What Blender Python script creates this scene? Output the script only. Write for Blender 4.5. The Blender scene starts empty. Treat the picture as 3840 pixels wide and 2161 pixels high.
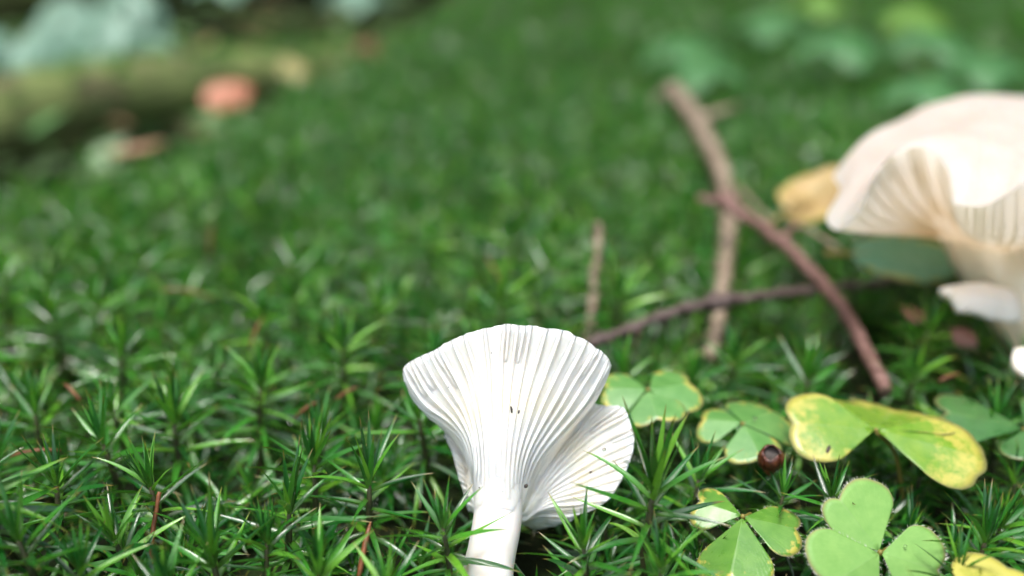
import bpy, math, random
import numpy as np
from mathutils import Vector, Matrix, noise as mnoise

R = math.radians
rng = np.random.default_rng(7)
random.seed(7)
scene = bpy.context.scene
COL = scene.collection

# ------------------------------------------------------------------ camera
CAM_H, PITCH, FPX = 0.118, R(20.0), 3840 * 35 / 36.0
cam_d = bpy.data.cameras.new('camera')
cam_d.lens = 35; cam_d.sensor_width = 36; cam_d.sensor_fit = 'HORIZONTAL'
cam_d.clip_start = 0.002; cam_d.clip_end = 200
cam_d.dof.use_dof = True
cam_d.dof.focus_distance = 0.2205
cam_d.dof.aperture_fstop = 4.3
cam = bpy.data.objects.new('camera', cam_d); COL.objects.link(cam)
cam.location = (0, 0, CAM_H); cam.rotation_euler = (R(90) - PITCH, 0, 0)
scene.camera = cam
CF = np.array([0, math.cos(PITCH), -math.sin(PITCH)])
CU = np.array([0, math.sin(PITCH), math.cos(PITCH)])
CR = np.array([1.0, 0, 0]); CP = np.array([0, 0, CAM_H])

# ------------------------------------------------------------------ light
SUN_EL, SUN_AZ = R(76), R(215)          # azimuth measured from +Y towards +X
world = bpy.data.worlds.new('World'); scene.world = world; world.use_nodes = True
wn, wl = world.node_tree.nodes, world.node_tree.links
sky = wn.new('ShaderNodeTexSky'); sky.sky_type = 'NISHITA'; sky.sun_disc = False
sky.sun_elevation = SUN_EL; sky.sun_rotation = SUN_AZ
sky.dust_density = 4.0; sky.air_density = 1.0
hsv = wn.new('ShaderNodeHueSaturation'); hsv.inputs['Saturation'].default_value = 0.56
wl.new(sky.outputs[0], hsv.inputs['Color'])
wl.new(hsv.outputs[0], wn['Background'].inputs['Color'])
wn['Background'].inputs['Strength'].default_value = 0.14
sd = bpy.data.lights.new('sun', 'SUN'); sd.energy = 1.3; sd.angle = R(18); sd.color = (1.0, 0.97, 0.93)
sun = bpy.data.objects.new('sun', sd); COL.objects.link(sun)
sdir = Vector((math.sin(SUN_AZ) * math.cos(SUN_EL), math.cos(SUN_AZ) * math.cos(SUN_EL), math.sin(SUN_EL)))
sun.rotation_euler = sdir.to_track_quat('Z', 'Y').to_euler()
scene.view_settings.view_transform = 'Standard'
scene.view_settings.look = 'None'
scene.view_settings.exposure = 1.34
scene.view_settings.gamma = 1.0
scene.cycles.use_denoising = True
scene.cycles.max_bounces = 10
scene.cycles.transparent_max_bounces = 8

# ------------------------------------------------------------------ helpers
def P(px, py, d):
    """photo pixel + depth along the camera axis (metres) -> world point"""
    return CP + d * (CF + CR * (px - 1920) / FPX + CU * (1080.5 - py) / FPX)
def G(px, py, z=0.0):
    """photo pixel -> the point where it meets height z"""
    v = CF + CR * (px - 1920) / FPX + CU * (1080.5 - py) / FPX
    return CP + v * ((z - CAM_H) / v[2])
def proj(p):
    q = np.asarray(p) - CP
    d = q @ CF
    return 1920 + (q @ CR) / d * FPX, 1080.5 - (q @ CU) / d * FPX, d
def crom(keys, n, closed=False):
    """Catmull-Rom through keys, n samples per interval (open) ; returns array"""
    k = np.asarray(keys, float); m = len(k)
    out = []
    segs = m if closed else m - 1
    for i in range(segs):
        if closed: a, b, c, d = k[(i - 1) % m], k[i], k[(i + 1) % m], k[(i + 2) % m]
        else:
            b, c = k[i], k[i + 1]
            a = k[i - 1] if i > 0 else 2 * b - c
            d = k[i + 2] if i + 2 < m else 2 * c - b
        for j in range(n):
            t = j / n
            out.append(0.5 * ((2 * b) + (-a + c) * t + (2 * a - 5 * b + 4 * c - d) * t * t + (-a + 3 * b - 3 * c + d) * t ** 3))
    if not closed: out.append(k[-1])
    return np.array(out)
def resample(pts, n):
    pts = np.asarray(pts, float)
    seg = np.linalg.norm(np.diff(pts[:, :3], axis=0), axis=1); L = np.concatenate([[0], np.cumsum(seg)])
    u = np.linspace(0, L[-1], n)
    return np.stack([np.interp(u, L, pts[:, k]) for k in range(pts.shape[1])], 1)
def nz(x, y, z=0.0, s=1.0):
    return mnoise.noise(Vector((x * s, y * s, z * s)))
def mesh_of(name, v, f, mat=None, smooth=True, attrs=None):
    me = bpy.data.meshes.new(name)
    me.from_pydata([tuple(map(float, p)) for p in v], [], [tuple(int(i) for i in q) for q in f])
    if smooth: me.polygons.foreach_set('use_smooth', [True] * len(me.polygons))
    for an, av in (attrs or {}).items():
        a = me.attributes.new(an, 'FLOAT', 'POINT'); a.data.foreach_set('value', np.asarray(av, np.float32))
    if mat: me.materials.append(mat)
    me.update()
    return me
def big_mesh(name, v, q, mat, attrs):
    """fast path: v (N,3), q (M,4) quads"""
    me = bpy.data.meshes.new(name)
    me.vertices.add(len(v)); me.vertices.foreach_set('co', v.astype(np.float32).ravel())
    me.loops.add(q.size); me.loops.foreach_set('vertex_index', q.astype(np.int32).ravel())
    me.polygons.add(len(q)); me.polygons.foreach_set('loop_start', np.arange(0, q.size, 4, dtype=np.int32))
    me.polygons.foreach_set('use_smooth', np.ones(len(q), dtype=bool))
    for an, av in attrs.items():
        a = me.attributes.new(an, 'FLOAT', 'POINT'); a.data.foreach_set('value', av.astype(np.float32))
    me.materials.append(mat); me.update(calc_edges=True); me.validate()
    return me
def obj(name, me, parent=None, mw=None):
    o = bpy.data.objects.new(name, me); COL.objects.link(o)
    if parent is not None: o.parent = parent
    if mw is not None: o.matrix_local = mw
    return o
def tag(o, label=None, cat=None, group=None, kind=None):
    if label: o['label'] = label
    if cat: o['category'] = cat
    if group: o['group'] = group
    if kind: o['kind'] = kind
    return o
def thing(name, loc, label, cat, group=None):
    e = bpy.data.objects.new(name, None); COL.objects.link(e)
    e.empty_display_size = 0.005; e.location = tuple(loc)
    return tag(e, label, cat, group)
def part(name, v, f, mat, root, smooth=True, attrs=None, par=None, label=None):
    """v in world space; root is the thing at an unrotated location"""
    v = np.asarray(v, float) - np.array(root.location)
    o = obj(name, mesh_of(name, v, f, mat, smooth, attrs), par or root)
    if label: o['label'] = label
    return o
def grid_faces(n, m, close_m=False, off=0, flip=False):
    f = []
    for i in range(n - 1):
        for j in range(m if close_m else m - 1):
            a, b = off + i * m + j, off + i * m + (j + 1) % m
            q = (a, b, b + m, a + m)
            f.append(q[::-1] if flip else q)
    return f
def tube(path, radii, sides=12, disp=None, cap=True):
    path = np.asarray(path, float); n = len(path)
    t = np.gradient(path, axis=0); t /= np.linalg.norm(t, axis=1)[:, None] + 1e-12
    ref = np.array([0.3, 0.5, 0.81]) if abs(t[0][2]) < .8 else np.array([1.0, 0.2, 0])
    u = np.cross(t[0], ref); u /= np.linalg.norm(u)
    v = []
    for i in range(n):
        u = u - t[i] * (u @ t[i]); u /= np.linalg.norm(u) + 1e-12
        w = np.cross(t[i], u)
        for j in range(sides):
            a = 2 * math.pi * j / sides
            r = radii[i] * (1 + (disp(i, a) if disp else 0))
            v.append(path[i] + r * (u * math.cos(a) + w * math.sin(a)))
    f = grid_faces(n, sides, True)
    if cap:
        v.append(path[0]); v.append(path[-1])
        for j in range(sides):
            f.append((n * sides, (j + 1) % sides, j))
            f.append((n * sides + 1, (n - 1) * sides + j, (n - 1) * sides + (j + 1) % sides))
    return np.array(v), f

# ------------------------------------------------------------------ materials
class M:
    def __init__(s, name):
        s.m = bpy.data.materials.new(name); s.m.use_nodes = True
        s.nt = s.m.node_tree; s.b = s.nt.nodes['Principled BSDF']; s.out = s.nt.nodes['Material Output']
    def n(s, t, **kw):
        x = s.nt.nodes.new(t)
        for k, v in kw.items(): setattr(x, k, v)
        return x
    def l(s, a, b): s.nt.links.new(a, b)
    def coords(s, kind='Object'): return s.n('ShaderNodeTexCoord').outputs[kind]
    def noise(s, scale, detail=4, rough=.55, co=None, dist=0.0):
        x = s.n('ShaderNodeTexNoise'); x.inputs['Scale'].default_value = scale
        x.inputs['Detail'].default_value = detail; x.inputs['Roughness'].default_value = rough
        x.inputs['Distortion'].default_value = dist
        s.l(co if co is not None else s.coords(), x.inputs['Vector']); return x.outputs['Fac']
    def attr(s, name): return s.n('ShaderNodeAttribute', attribute_name=name).outputs['Fac']
    def ramp(s, fac, stops, interp='LINEAR'):
        r = s.n('ShaderNodeValToRGB'); r.color_ramp.interpolation = interp
        e = r.color_ramp.elements
        while len(e) < len(stops): e.new(0.5)
        for i, (p, c) in enumerate(stops):
            e[i].position = p; e[i].color = (*c, 1) if len(c) == 3 else c
        s.l(fac, r.inputs['Fac']); return r.outputs['Color']
    def mix(s, fac, a, b, mode='MIX'):
        x = s.n('ShaderNodeMix', data_type='RGBA', blend_type=mode)
        for sock, v in ((x.inputs[0], fac), (x.inputs[6], a), (x.inputs[7], b)):
            if hasattr(v, 'links') or isinstance(v, bpy.types.NodeSocket): s.l(v, sock)
            else: sock.default_value = v if not isinstance(v, tuple) else (*v, 1)
        return x.outputs[2]
    def math(s, op, a, b=0.0, clamp=False):
        x = s.n('ShaderNodeMath', operation=op, use_clamp=clamp)
        for sock, v in ((x.inputs[0], a), (x.inputs[1], b)):
            if isinstance(v, bpy.types.NodeSocket): s.l(v, sock)
            else: sock.default_value = v
        return x.outputs[0]
    def bump(s, h, strength, dist):
        x = s.n('ShaderNodeBump'); x.inputs['Strength'].default_value = strength; x.inputs['Distance'].default_value = dist
        s.l(h, x.inputs['Height']); s.l(x.outputs[0], s.b.inputs['Normal']); return x.outputs[0]
    def set(s, **kw):
        for k, v in kw.items():
            sock = s.b.inputs[k.replace('_', ' ')]
            if isinstance(v, bpy.types.NodeSocket): s.l(v, sock)
            else: sock.default_value = (*v, 1) if isinstance(v, tuple) and len(v) == 3 and sock.type == 'RGBA' else v
        return s
    def translucent(s, col, fac):
        t = s.n('ShaderNodeBsdfTranslucent'); mx = s.n('ShaderNodeMixShader'); mx.inputs[0].default_value = fac
        if isinstance(col, bpy.types.NodeSocket): s.l(col, t.inputs['Color'])
        else: t.inputs['Color'].default_value = (*col, 1)
        s.l(s.b.outputs[0], mx.inputs[1]); s.l(t.outputs[0], mx.inputs[2]); s.l(mx.outputs[0], s.out.inputs['Surface'])

def mat_moss():
    k = M('moss_leaf')
    u = k.attr('u'); r = k.n('ShaderNodeObjectInfo').outputs['Random']
    t = k.math('FRACT', k.math('ADD', k.attr('tint'), r))
    g = k.n('ShaderNodeNewGeometry').outputs['Position']
    big = k.noise(9.0, 3, .6, g)
    c = k.ramp(t, [(0, (.004, .045, .008)), (.35, (.012, .110, .015)), (.75, (.044, .225, .022)), (1, (.14, .37, .030))])
    c = k.mix(k.ramp(big, [(.4, (0, 0, 0)), (.68, (1, 1, 1))]), c, k.mix(1.0, c, (1.45, 1.2, .9), 'MULTIPLY'))
    base = k.ramp(u, [(0, (.45, .45, .45)), (.10, (.4, .4, .4)), (.28, (0, 0, 0)), (1, (0, 0, 0))])
    c = k.mix(base, c, (.11, .23, .03))
    tipf = k.ramp(u, [(.80, (0, 0, 0)), (.97, (1, 1, 1))])
    c = k.mix(tipf, c, (.22, .15, .035))
    k.set(Base_Color=c, Specular_IOR_Level=.5)
    fine = k.noise(900, 4, .7)
    wet = k.noise(160, 2, .5, g)
    ro = k.ramp(wet, [(.40, (.16, .16, .16)), (.6, (.45, .45, .45))])
    k.set(Roughness=ro)
    k.bump(fine, .22, .0004); k.set(Coat_Weight=.95, Coat_Roughness=.06, Coat_IOR=1.4)
    k.translucent(k.mix(.5, c, (.12, .36, .014)), .26)
    return k.m
def mat_simple(name, stops, scale, rough=.6, bump=.3, bdist=.0005, detail=5, spec=.5, trans=None, sss=0.0):
    k = M(name)
    f = k.noise(scale, detail)
    c = k.ramp(f, stops)
    k.set(Base_Color=c, Roughness=rough, Specular_IOR_Level=spec)
    if bump: k.bump(k.noise(scale * 3, 5, .7), bump, bdist)
    if trans: k.translucent(c, trans)
    if sss: k.set(Subsurface_Weight=sss, Subsurface_Radius=(1, .75, .55), Subsurface_Scale=.002)
    return k.m
def mat_mushroom(name, a, b, edge=None, sss=.5, scale=.0022):
    k = M(name)
    c = k.ramp(k.noise(90, 5, .6), [(.35, a), (.7, b)])
    if edge: c = k.mix(k.ramp(k.attr('s'), edge[0]), c, edge[1])
    k.set(Base_Color=c, Roughness=.55, Specular_IOR_Level=.35, Subsurface_Weight=sss,
          Subsurface_Radius=(1, .8, .6), Subsurface_Scale=scale)
    k.bump(k.noise(700, 4, .6), .12, .0003)
    if 'cream' in name or 'pink' in name: k.translucent(c, .68)
    return k.m
def mat_oxalis(name, cols, yellow=0.0, rough=.5, wet=.0):
    """cols: dark, mid ; yellow 0..1 how far the margin has turned"""
    k = M(name)
    s_, th = k.attr('s'), k.attr('th')
    n1 = k.noise(260, 5, .65)
    c = k.ramp(n1, [(.3, cols[0]), (.7, cols[1])])
    # fine fan of veins
    vein = k.math('ABSOLUTE', k.math('SINE', k.math('MULTIPLY', k.math('ADD', th, k.math('MULTIPLY', n1, .05)), 34.0)))
    vm = k.ramp(vein, [(0, (1, 1, 1)), (.12, (0, 0, 0)), (1, (0, 0, 0))])
    c = k.mix(k.math('MULTIPLY', vm, .28), c, k.mix(1.0, c, (1.6, 1.5, 1.7), 'MULTIPLY'))
    mid = k.ramp(k.math('ABSOLUTE', th), [(0, (1, 1, 1)), (.035, (0, 0, 0))])
    c = k.mix(k.math('MULTIPLY', mid, .5), c, (.22, .38, .12))
    if yellow:
        e = k.math('ADD', s_, k.math('MULTIPLY', k.math('SUBTRACT', k.noise(330, 5, .7), .5), 1.5))
        c = k.mix(k.ramp(e, [(.92 - .55 * yellow, (0, 0, 0)), (1.12 - .35 * yellow, (1, 1, 1))]), c, (.50, .47, .09))
    c = k.mix(k.ramp(s_, [(.95, (0, 0, 0)), (1, (1, 1, 1))]), c, (.30, .30, .12))
    ro = k.ramp(k.noise(120, 3), [(.4, (rough - .12,) * 3), (.65, (rough + .1,) * 3)])
    k.set(Base_Color=c, Roughness=ro, Specular_IOR_Level=.5 + wet, Coat_Weight=wet * 1.2, Coat_Roughness=.3)
    h = k.math('ADD', k.math('MULTIPLY', vm, -.6), k.noise(900, 4, .7))
    k.bump(h, .25, .0003)
    k.translucent(k.mix(.5, c, (.25, .45, .04)), .3)
    return k.m

MAT = {
    'moss': mat_moss(),
    'moss_stem': mat_simple('moss_stem', [(.3, (.02, .035, .008)), (.7, (.06, .05, .016))], 400, .6),
    'white': mat_mushroom('white_flesh', (.76, .71, .62), (.84, .81, .74), sss=.7),
    'gill': mat_mushroom('white_gill', (.81, .76, .67), (.86, .82, .75),
                         ([(.42, (0, 0, 0)), (.58, (.5, .5, .5)), (.76, (0, 0, 0))], (.84, .73, .50)), sss=.8, scale=.004),
    'stem': mat_mushroom('white_stem', (.80, .76, .71), (.85, .82, .79), sss=.85, scale=.0045),
    'pinkcap': mat_mushroom('pink_white_cap', (.87, .77, .72), (.91, .87, .84), ([(.86, (0, 0, 0)), (.99, (1, 1, 1))], (.87, .85, .82)), sss=.7, scale=.004),
    'biggill': mat_mushroom('cream_gill', (.88, .83, .72), (.92, .89, .82),
                            ([(.0, (.8, .8, .8)), (.55, (.1, .1, .1)), (.8, (0, 0, 0))], (.80, .64, .40)), sss=.7, scale=.004),
    'bigstem': mat_mushroom('pale_stem', (.78, .65, .44), (.86, .79, .62), sss=.3, scale=.003),
    'twig_red': mat_simple('red_brown_bark', [(.3, (.075, .035, .028)), (.55, (.18, .095, .078)), (.75, (.30, .19, .165))], 350, .6, .6, .0008),
    'twig_tan': mat_simple('grey_tan_bark', [(.3, (.09, .065, .042)), (.5, (.25, .19, .13)), (.7, (.40, .33, .25))], 300, .7, .7, .001),
    'twig_dark': mat_simple('dark_bark', [(.3, (.045, .028, .024)), (.55, (.10, .068, .060)), (.78, (.19, .15, .14))], 350, .65, .6, .0008),
    'rust': mat_simple('rust_needle', [(.3, (.09, .03, .012)), (.7, (.26, .095, .035))], 500, .45, .3),
    'bud': mat_simple('brown_bud', [(.3, (.025, .007, .004)), (.55, (.085, .022, .010)), (.8, (.19, .065, .03))], 600, .28, .4),
    'speck': mat_simple('soil_speck', [(.3, (.015, .01, .008)), (.7, (.06, .045, .035))], 3000, .6, .2),
    'soil': None,
}
def mat_soil():
    k = M('soil')
    g = k.n('ShaderNodeNewGeometry').outputs['Position']
    f = k.noise(70, 6, .7, g)
    c = k.ramp(f, [(.3, (.006, .007, .003)), (.5, (.011, .016, .005)), (.62, (.014, .028, .007)), (.8, (.04, .024, .012))])
    big = k.noise(2.2, 4, .6, g)
    c = k.mix(k.ramp(big, [(.5, (0, 0, 0)), (.7, (1, 1, 1))]), c, k.ramp(k.noise(40, 5, .7, g), [(.3, (.02, .04, .01)), (.6, (.05, .08, .02)), (.8, (.08, .055, .03))]))
    k.set(Base_Color=c, Roughness=.95, Specular_IOR_Level=.15)
    k.bump(f, .8, .006)
    return k.m
MAT['soil'] = mat_soil()

# ------------------------------------------------------------------ terrain
EDGE = np.array([(-1.6, -.6), (-.46, .30), (-.27, .47), (-.20, .68), (-.15, .95), (-.10, 1.5), (-.02, 2.2), (.3, 3.4)])  # rim of the moss bank
def edge_dist(x, y):
    """signed distance to the rim: > 0 on the hollow side (left, behind)"""
    p = np.array([x, y]); best = 9
    for a, b in zip(EDGE[:-1], EDGE[1:]):
        d = b - a; t = min(1, max(0, ((p - a) @ d) / (d @ d)))
        q = a + d * t; r = p - q
        s = np.sign(d[0] * r[1] - d[1] * r[0])
        dist = np.hypot(*r)
        if dist < abs(best): best = dist * (s if s else 1)
    return best
def top_z(x, y):
    """height of the moss tips / surface"""
    z = .010 * nz(x + 3.1, y + 1.7, 0, 5.0) + .006 * nz(x, y, 3.3, 13.0)
    fade = min(1, max(0, (math.hypot(x, y - .2) - .10) / .25)); z *= fade
    z += .045 * max(0, y - .75) * max(0, min(1, (x + .25) / .35))           # bank climbs to the right rear
    z += .010 * math.exp(-(((x + .125) / .05) ** 2 + ((y - .165) / .05) ** 2))
    e = edge_dist(x, y)
    if e > -.04:
        t = min(1, (e + .04) / .16); t = t * t * (3 - 2 * t)
        z -= .075 * t
        z += min(.6, max(0, e - .35) * .10) + max(0, e - .1) * .16 * nz(x, y, 9, 1.7)
    if y > 3: z += .10 * (y - 3) * .3
    return z
def hit(px, py, dz=0.0, step=.01):
    """where a photo pixel meets the moss surface (raised by dz)"""
    v = CF + CR * (px - 1920) / FPX + CU * (1080.5 - py) / FPX
    d = .15
    while d < 6:
        p = CP + v * d
        if p[2] <= top_z(p[0], p[1]) + dz: return p
        d += step
    return CP + v * 2.5
ys = np.concatenate([np.linspace(-.5, .1, 8)[:-1], np.linspace(.1, 2.2, 85)[:-1], 2.2 * (40 / 2.2) ** np.linspace(0, 1, 24)])
gv, gf = [], []
NXG = 70
for y in ys:
    w = .35 + .75 * max(y, 0) + max(0, y - 2) * .6
    for x in np.linspace(-w, w, NXG):
        gv.append((x, y, top_z(x, y) - .031))
gf = grid_faces(len(ys), NXG, flip=False)
ground = obj('ground', mesh_of('ground', gv, gf, MAT['soil'])); tag(ground, kind='structure')

# ------------------------------------------------------------------ moss shoots
NV = 7
def leaf_mesh_data(curv, st, wid=.125, twist=0.0):
    """leaf of unit length along +X, curving by curv (radians) downwards; V-folded"""
    us = np.linspace(0, 1, st); v = []; att = []
    ang = 0; x = z = 0; px = 0
    for i, u in enumerate(us):
        if i:
            du = u - us[i - 1]; ang = curv * (u ** 1.4)
            x += math.cos(ang) * du; z -= math.sin(ang) * du
        w = wid * .5 * (.72 + .28 * min(1, u / .2)) * max(0, 1 - u ** 1.7) ** .95 + (.0015 if u < 1 else 0)
        fold = w * (.75 - .35 * u)
        nx, nzv = math.sin(ang), math.cos(ang)
        tw = twist * u
        for sgn in (-1, 0, 1):
            h = (fold if sgn else 0)
            yy = sgn * w * math.cos(tw) ; hh = h + sgn * w * math.sin(tw)
            v.append((x + nx * hh, yy, z + nzv * hh)); att.append(u)
    f = grid_faces(st, 3)
    return np.array(v), np.array(f), np.array(att)
CURV = [-.25, .0, .25, .5, .75, 1.05, .35]
TW = [.3, -.4, .5, -.3, .4, -.5, 1.2]
LEAF_HI = [leaf_mesh_data(c, 8, twist=t) for c, t in zip(CURV, TW)]
LEAF_MID = [leaf_mesh_data(c, 5, twist=t) for c, t in zip(CURV, TW)]
LEAF_LO = [leaf_mesh_data(c, 4, .17, t) for c, t in zip(CURV, TW)]
LEAF_ME = [mesh_of('moss_leaf', v, f, MAT['moss'], True, {'u': a, 'tint': np.zeros(len(a))}) for v, f, a in LEAF_HI]

def leaf_matrix(az, h, elev, length, wf, rad=.0006):
    return (Matrix.Rotation(az, 4, 'Z') @ Matrix.Translation((rad, 0, h)) @ Matrix.Rotation(-elev, 4, 'Y')
            @ Matrix.Diagonal((length, length * wf, length, 1)))
def shoot_layout(seed, nleaf=34):
    r = random.Random(seed); out = []
    for i in range(nleaf):
        k = i / (nleaf - 1)                      # 0 = innermost / topmost
        az = i * 2.39996 + r.uniform(-.3, .3)
        if k < .26:
            el = R(r.uniform(62, 86)); ln = r.uniform(.0075, .012); h = -.0002 - k * .004; var = r.choice([0, 1, 2])
        elif k < .62:
            el = R(r.uniform(22, 58)); ln = r.uniform(.0125, .0175); h = -.001 - k * .004; var = r.choice([1, 2, 2, 3, 6])
        else:
            el = R(r.uniform(-12, 26)); ln = r.uniform(.011, .0165); h = -.002 - (k - .5) * .016; var = r.choice([2, 3, 4, 5, 6])
        out.append((var, leaf_matrix(az, h, el, ln, r.uniform(.85, 1.2))))
    for i in range(nleaf // 2):                  # older leaves down the stem
        k = i / (nleaf // 2)
        out.append((r.choice([2, 3, 4, 5]), leaf_matrix(i * 2.4 + 1, -.009 - .017 * k, R(r.uniform(-5, 50)), r.uniform(.008, .013), r.uniform(.8, 1.1))))
    return out
LAYOUTS = [shoot_layout(100 + i, 26 + (i % 3) * 3) for i in range(10)]
def hero_layout(seed, tuft=8, tiers=30):
    r = random.Random(seed); out = []
    for i in range(tuft):
        out.append((r.choice([0, 1, 1, 2]), leaf_matrix(i * 2.4, -.0004 * i / 3, R(r.uniform(66, 86)), r.uniform(.008, .0125), r.uniform(.75, 1.0))))
    for i in range(tiers):
        k = i / tiers
        el = R(52 - 82 * k ** .75 + r.uniform(-9, 9)); ln = r.uniform(.0125, .0165) if k > .12 else r.uniform(.011, .014)
        out.append((r.choice([1, 2, 2, 3, 6]) if k < .6 else r.choice([2, 3, 4]), leaf_matrix(i * 2.39996 + r.uniform(-.25, .25), -.001 - .0165 * k, el, ln, r.uniform(.72, .98))))
    return out
N_PLAIN = len(LAYOUTS)
LAYOUTS = [hero_layout(300 + i, 7 + i % 3 * 2, 26 + i % 2 * 4) for i in range(15)]
def showy_layout(seed, tuft, tl, tiers, ll):
    r = random.Random(seed); out = []
    for i in range(tuft):
        out.append((r.choice([1, 1, 2]), leaf_matrix(i * 2.4 + .4, -.0003 * i, R(r.uniform(60, 84)), tl * r.uniform(.75, 1.1), r.uniform(.75, .9))))
    for i in range(tiers):
        k = i / tiers
        out.append((r.choice([1, 2, 2, 3]) if k < .6 else r.choice([2, 3, 4]), leaf_matrix(i * 2.39996 + r.uniform(-.2, .2), -.0014 - .018 * k, R(48 - 78 * k ** .7 + r.uniform(-8, 8)), ll * r.uniform(.82, 1.08), r.uniform(.72, .9))))
    return out
LAYOUTS += [showy_layout(401, 9, .0155, 26, .0150), showy_layout(404, 11, .0125, 24, .0155), showy_layout(407, 7, .0125, 24, .0150)]
LAYOUTS_LO = [shoot_layout(200 + i, 17) for i in range(8)]
def build_proto(layout, leaves):
    V, F, U, T = [], [], [], []; o = 0
    for i, (var, m) in enumerate(layout):
        v, f, a = leaves[var]; mm = np.array(m)
        V.append(v @ mm[:3, :3].T + mm[:3, 3]); F.append(f + o); U.append(a); T.append(np.full(len(a), (i * .618) % 1 * .7)); o += len(v)
    return np.vstack(V), np.vstack(F), np.concatenate(U), np.concatenate(T)
PROTO_HI = [build_proto(l, LEAF_HI) for l in LAYOUTS]
PROTO_MID = [build_proto(l, LEAF_MID) for l in LAYOUTS]
PROTO_LOW = [build_proto(l, [leaf_mesh_data(c, 4, twist=t) for c, t in zip(CURV, TW)]) for l in LAYOUTS_LO]
PROTO_LO = [build_proto(l, LEAF_LO) for l in LAYOUTS_LO]
ROSETTE_ME = [mesh_of('leaf_rosette', v, f, MAT['moss'], True, {'u': u, 'tint': t}) for v, f, u, t in PROTO_HI]
sv, sf = tube(np.array([(0.0012 * math.sin(i * 1.3) * (i / 5) , .001 * math.cos(i * 1.9) * (i / 5), -.033 * i / 5 + .0008) for i in range(6)]),
              [.0003, .0006, .0007, .0007, .0008, .0009], 6)
STEM_ME = mesh_of('moss_stem', sv, sf, MAT['moss_stem'])

def shoot_matrix(p, sc, az, tilt, taz):
    return (Matrix.Translation(tuple(p)) @ Matrix.Rotation(taz, 4, 'Z') @ Matrix.Rotation(tilt, 4, 'Y') @ Matrix.Rotation(az - taz, 4, 'Z')
            @ Matrix.Diagonal((sc, sc, sc, 1)))
# areas that shoots must not cover in front of: (polygon in photo pixels, depth there)
MASKS = [
    ([(1480, 1380), (1750, 1200), (2060, 1190), (2320, 1340), (2420, 1600), (2390, 1760), (2120, 1800), (1990, 1960), (1965, 2300), (1700, 2300), (1740, 1900), (1640, 1600)], .242),
    ([(3080, 1900), (3200, 1820), (3400, 1850), (3560, 1960), (3600, 2200), (3040, 2200)], .214),
    ([(2600, 1860), (2760, 1830), (2980, 1830), (3040, 2080), (2900, 2170), (2640, 2170)], .224),
    ([(2920, 1480), (3240, 1470), (3600, 1520), (3710, 1700), (3640, 1810), (3300, 1720), (3000, 1720)], .25),
    ([(2820, 1650), (2950, 1640), (2970, 1790), (2850, 1790)], .24),
    ([(2250, 1370), (2480, 1360), (2620, 1440), (2600, 1520), (2250, 1500)], .26),
    ([(2620, 1500), (2940, 1500), (2950, 1640), (2640, 1640)], .255),
    ([(3080, 600), (3300, 400), (3840, 300), (3900, 1150), (3600, 1000), (3150, 900)], .34),
    ([(3500, 1060), (3800, 1050), (3800, 1230), (3520, 1200)], .32),
    ([(2660, 700), (2800, 710), (3060, 950), (3400, 1440), (3360, 1510), (3240, 1490), (3000, 1080), (2700, 820)], .40),
    ([(2180, 1230), (2600, 1080), (3600, 970), (3600, 1090), (2620, 1210), (2220, 1340)], .37),
    ([(2500, 330), (2600, 340), (2760, 760), (2740, 1000), (2700, 1320), (2640, 1320), (2680, 900), (2660, 600)], .40),
    ([(3180, 880), (3600, 880), (3600, 1040), (3250, 1040)], .36),
    ([(2930, 640), (3130, 640), (3130, 830), (2930, 830)], .42),
    ([(3480, 1450), (3840, 1450), (3840, 1640), (3560, 1640)], .262),
]
def in_poly(x, y, poly):
    c = False; j = len(poly) - 1
    for i in range(len(poly)):
        xi, yi = poly[i]; xj, yj = poly[j]
        if (yi > y) != (yj > y) and x < (xj - xi) * (y - yi) / (yj - yi) + xi: c = not c
        j = i
    return c
def blocked(p):
    """would a shoot whose tip is at p stand in front of something that shows clearly?"""
    for dz in (.008, 0.0, -.005):
        x, y, d = proj(np.array(p) + np.array([0, 0, dz]))
        for poly, dep in MASKS:
            if d < dep and in_poly(x, y, poly): return True
    return False
# the star-shaped shoots that the photograph shows sharply: (px, py, depth, scale, tilt deg, tilt azimuth deg)
HERO = [(2455, 1822, 0.210, 1.32, 4, 0, 15), (790, 2065, 0.206, 1.35, 4, 200, 16), (1085, 1895, 0.219, 1.25, 4, 20, 17), (1385, 1795, 0.226, 1.2, 5, 40, 17),
        (1195, 2140, 0.203, 1.187, 8, 300, 10), (1175, 1720, 0.236, 1.166, 5, 90, 11), (1660, 1970, 0.211, 1.007, 5, 180, 12), (2185, 2040, 0.209, 1.007, 8, 200, 13),
        (650, 1570, 0.252, 1.219, 5, 120, 14), (980, 1440, 0.264, 1.219, 6, 10, 10), (1285, 1290, 0.285, 1.166, 5, 70, 11), (1570, 1560, 0.252, 1.06, 6, 200, 12),
        (380, 1650, 0.24, 1.219, 9, 180, 13), (130, 1530, 0.262, 1.166, 6, 100, 14), (560, 1810, 0.224, 1.166, 10, 170, 10), (1000, 2020, 0.211, 0.901, 12, 90, 11),
        (2620, 1790, 0.235, 1.06, 6, 0, 12), (3030, 1410, 0.275, 1.219, 4, 60, 13), (2590, 1440, 0.285, 1.113, 8, 300, 14), (3120, 1860, 0.226, 0.954, 8, 200, 10),
        (3700, 2010, 0.214, 1.06, 6, 20, 11), (2940, 1850, 0.231, 0.848, 10, 0, 12), (2480, 2110, 0.203, 0.954, 8, 100, 13), (1880, 1120, 0.31, 1.166, 5, 50, 14), (420, 2010, 0.212, 1.113, 12, 220, 10),
        (3430, 1400, 0.285, 1.06, 6, 60, 11), (3600, 2120, 0.206, 0.848, 8, 60, 13)]
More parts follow.
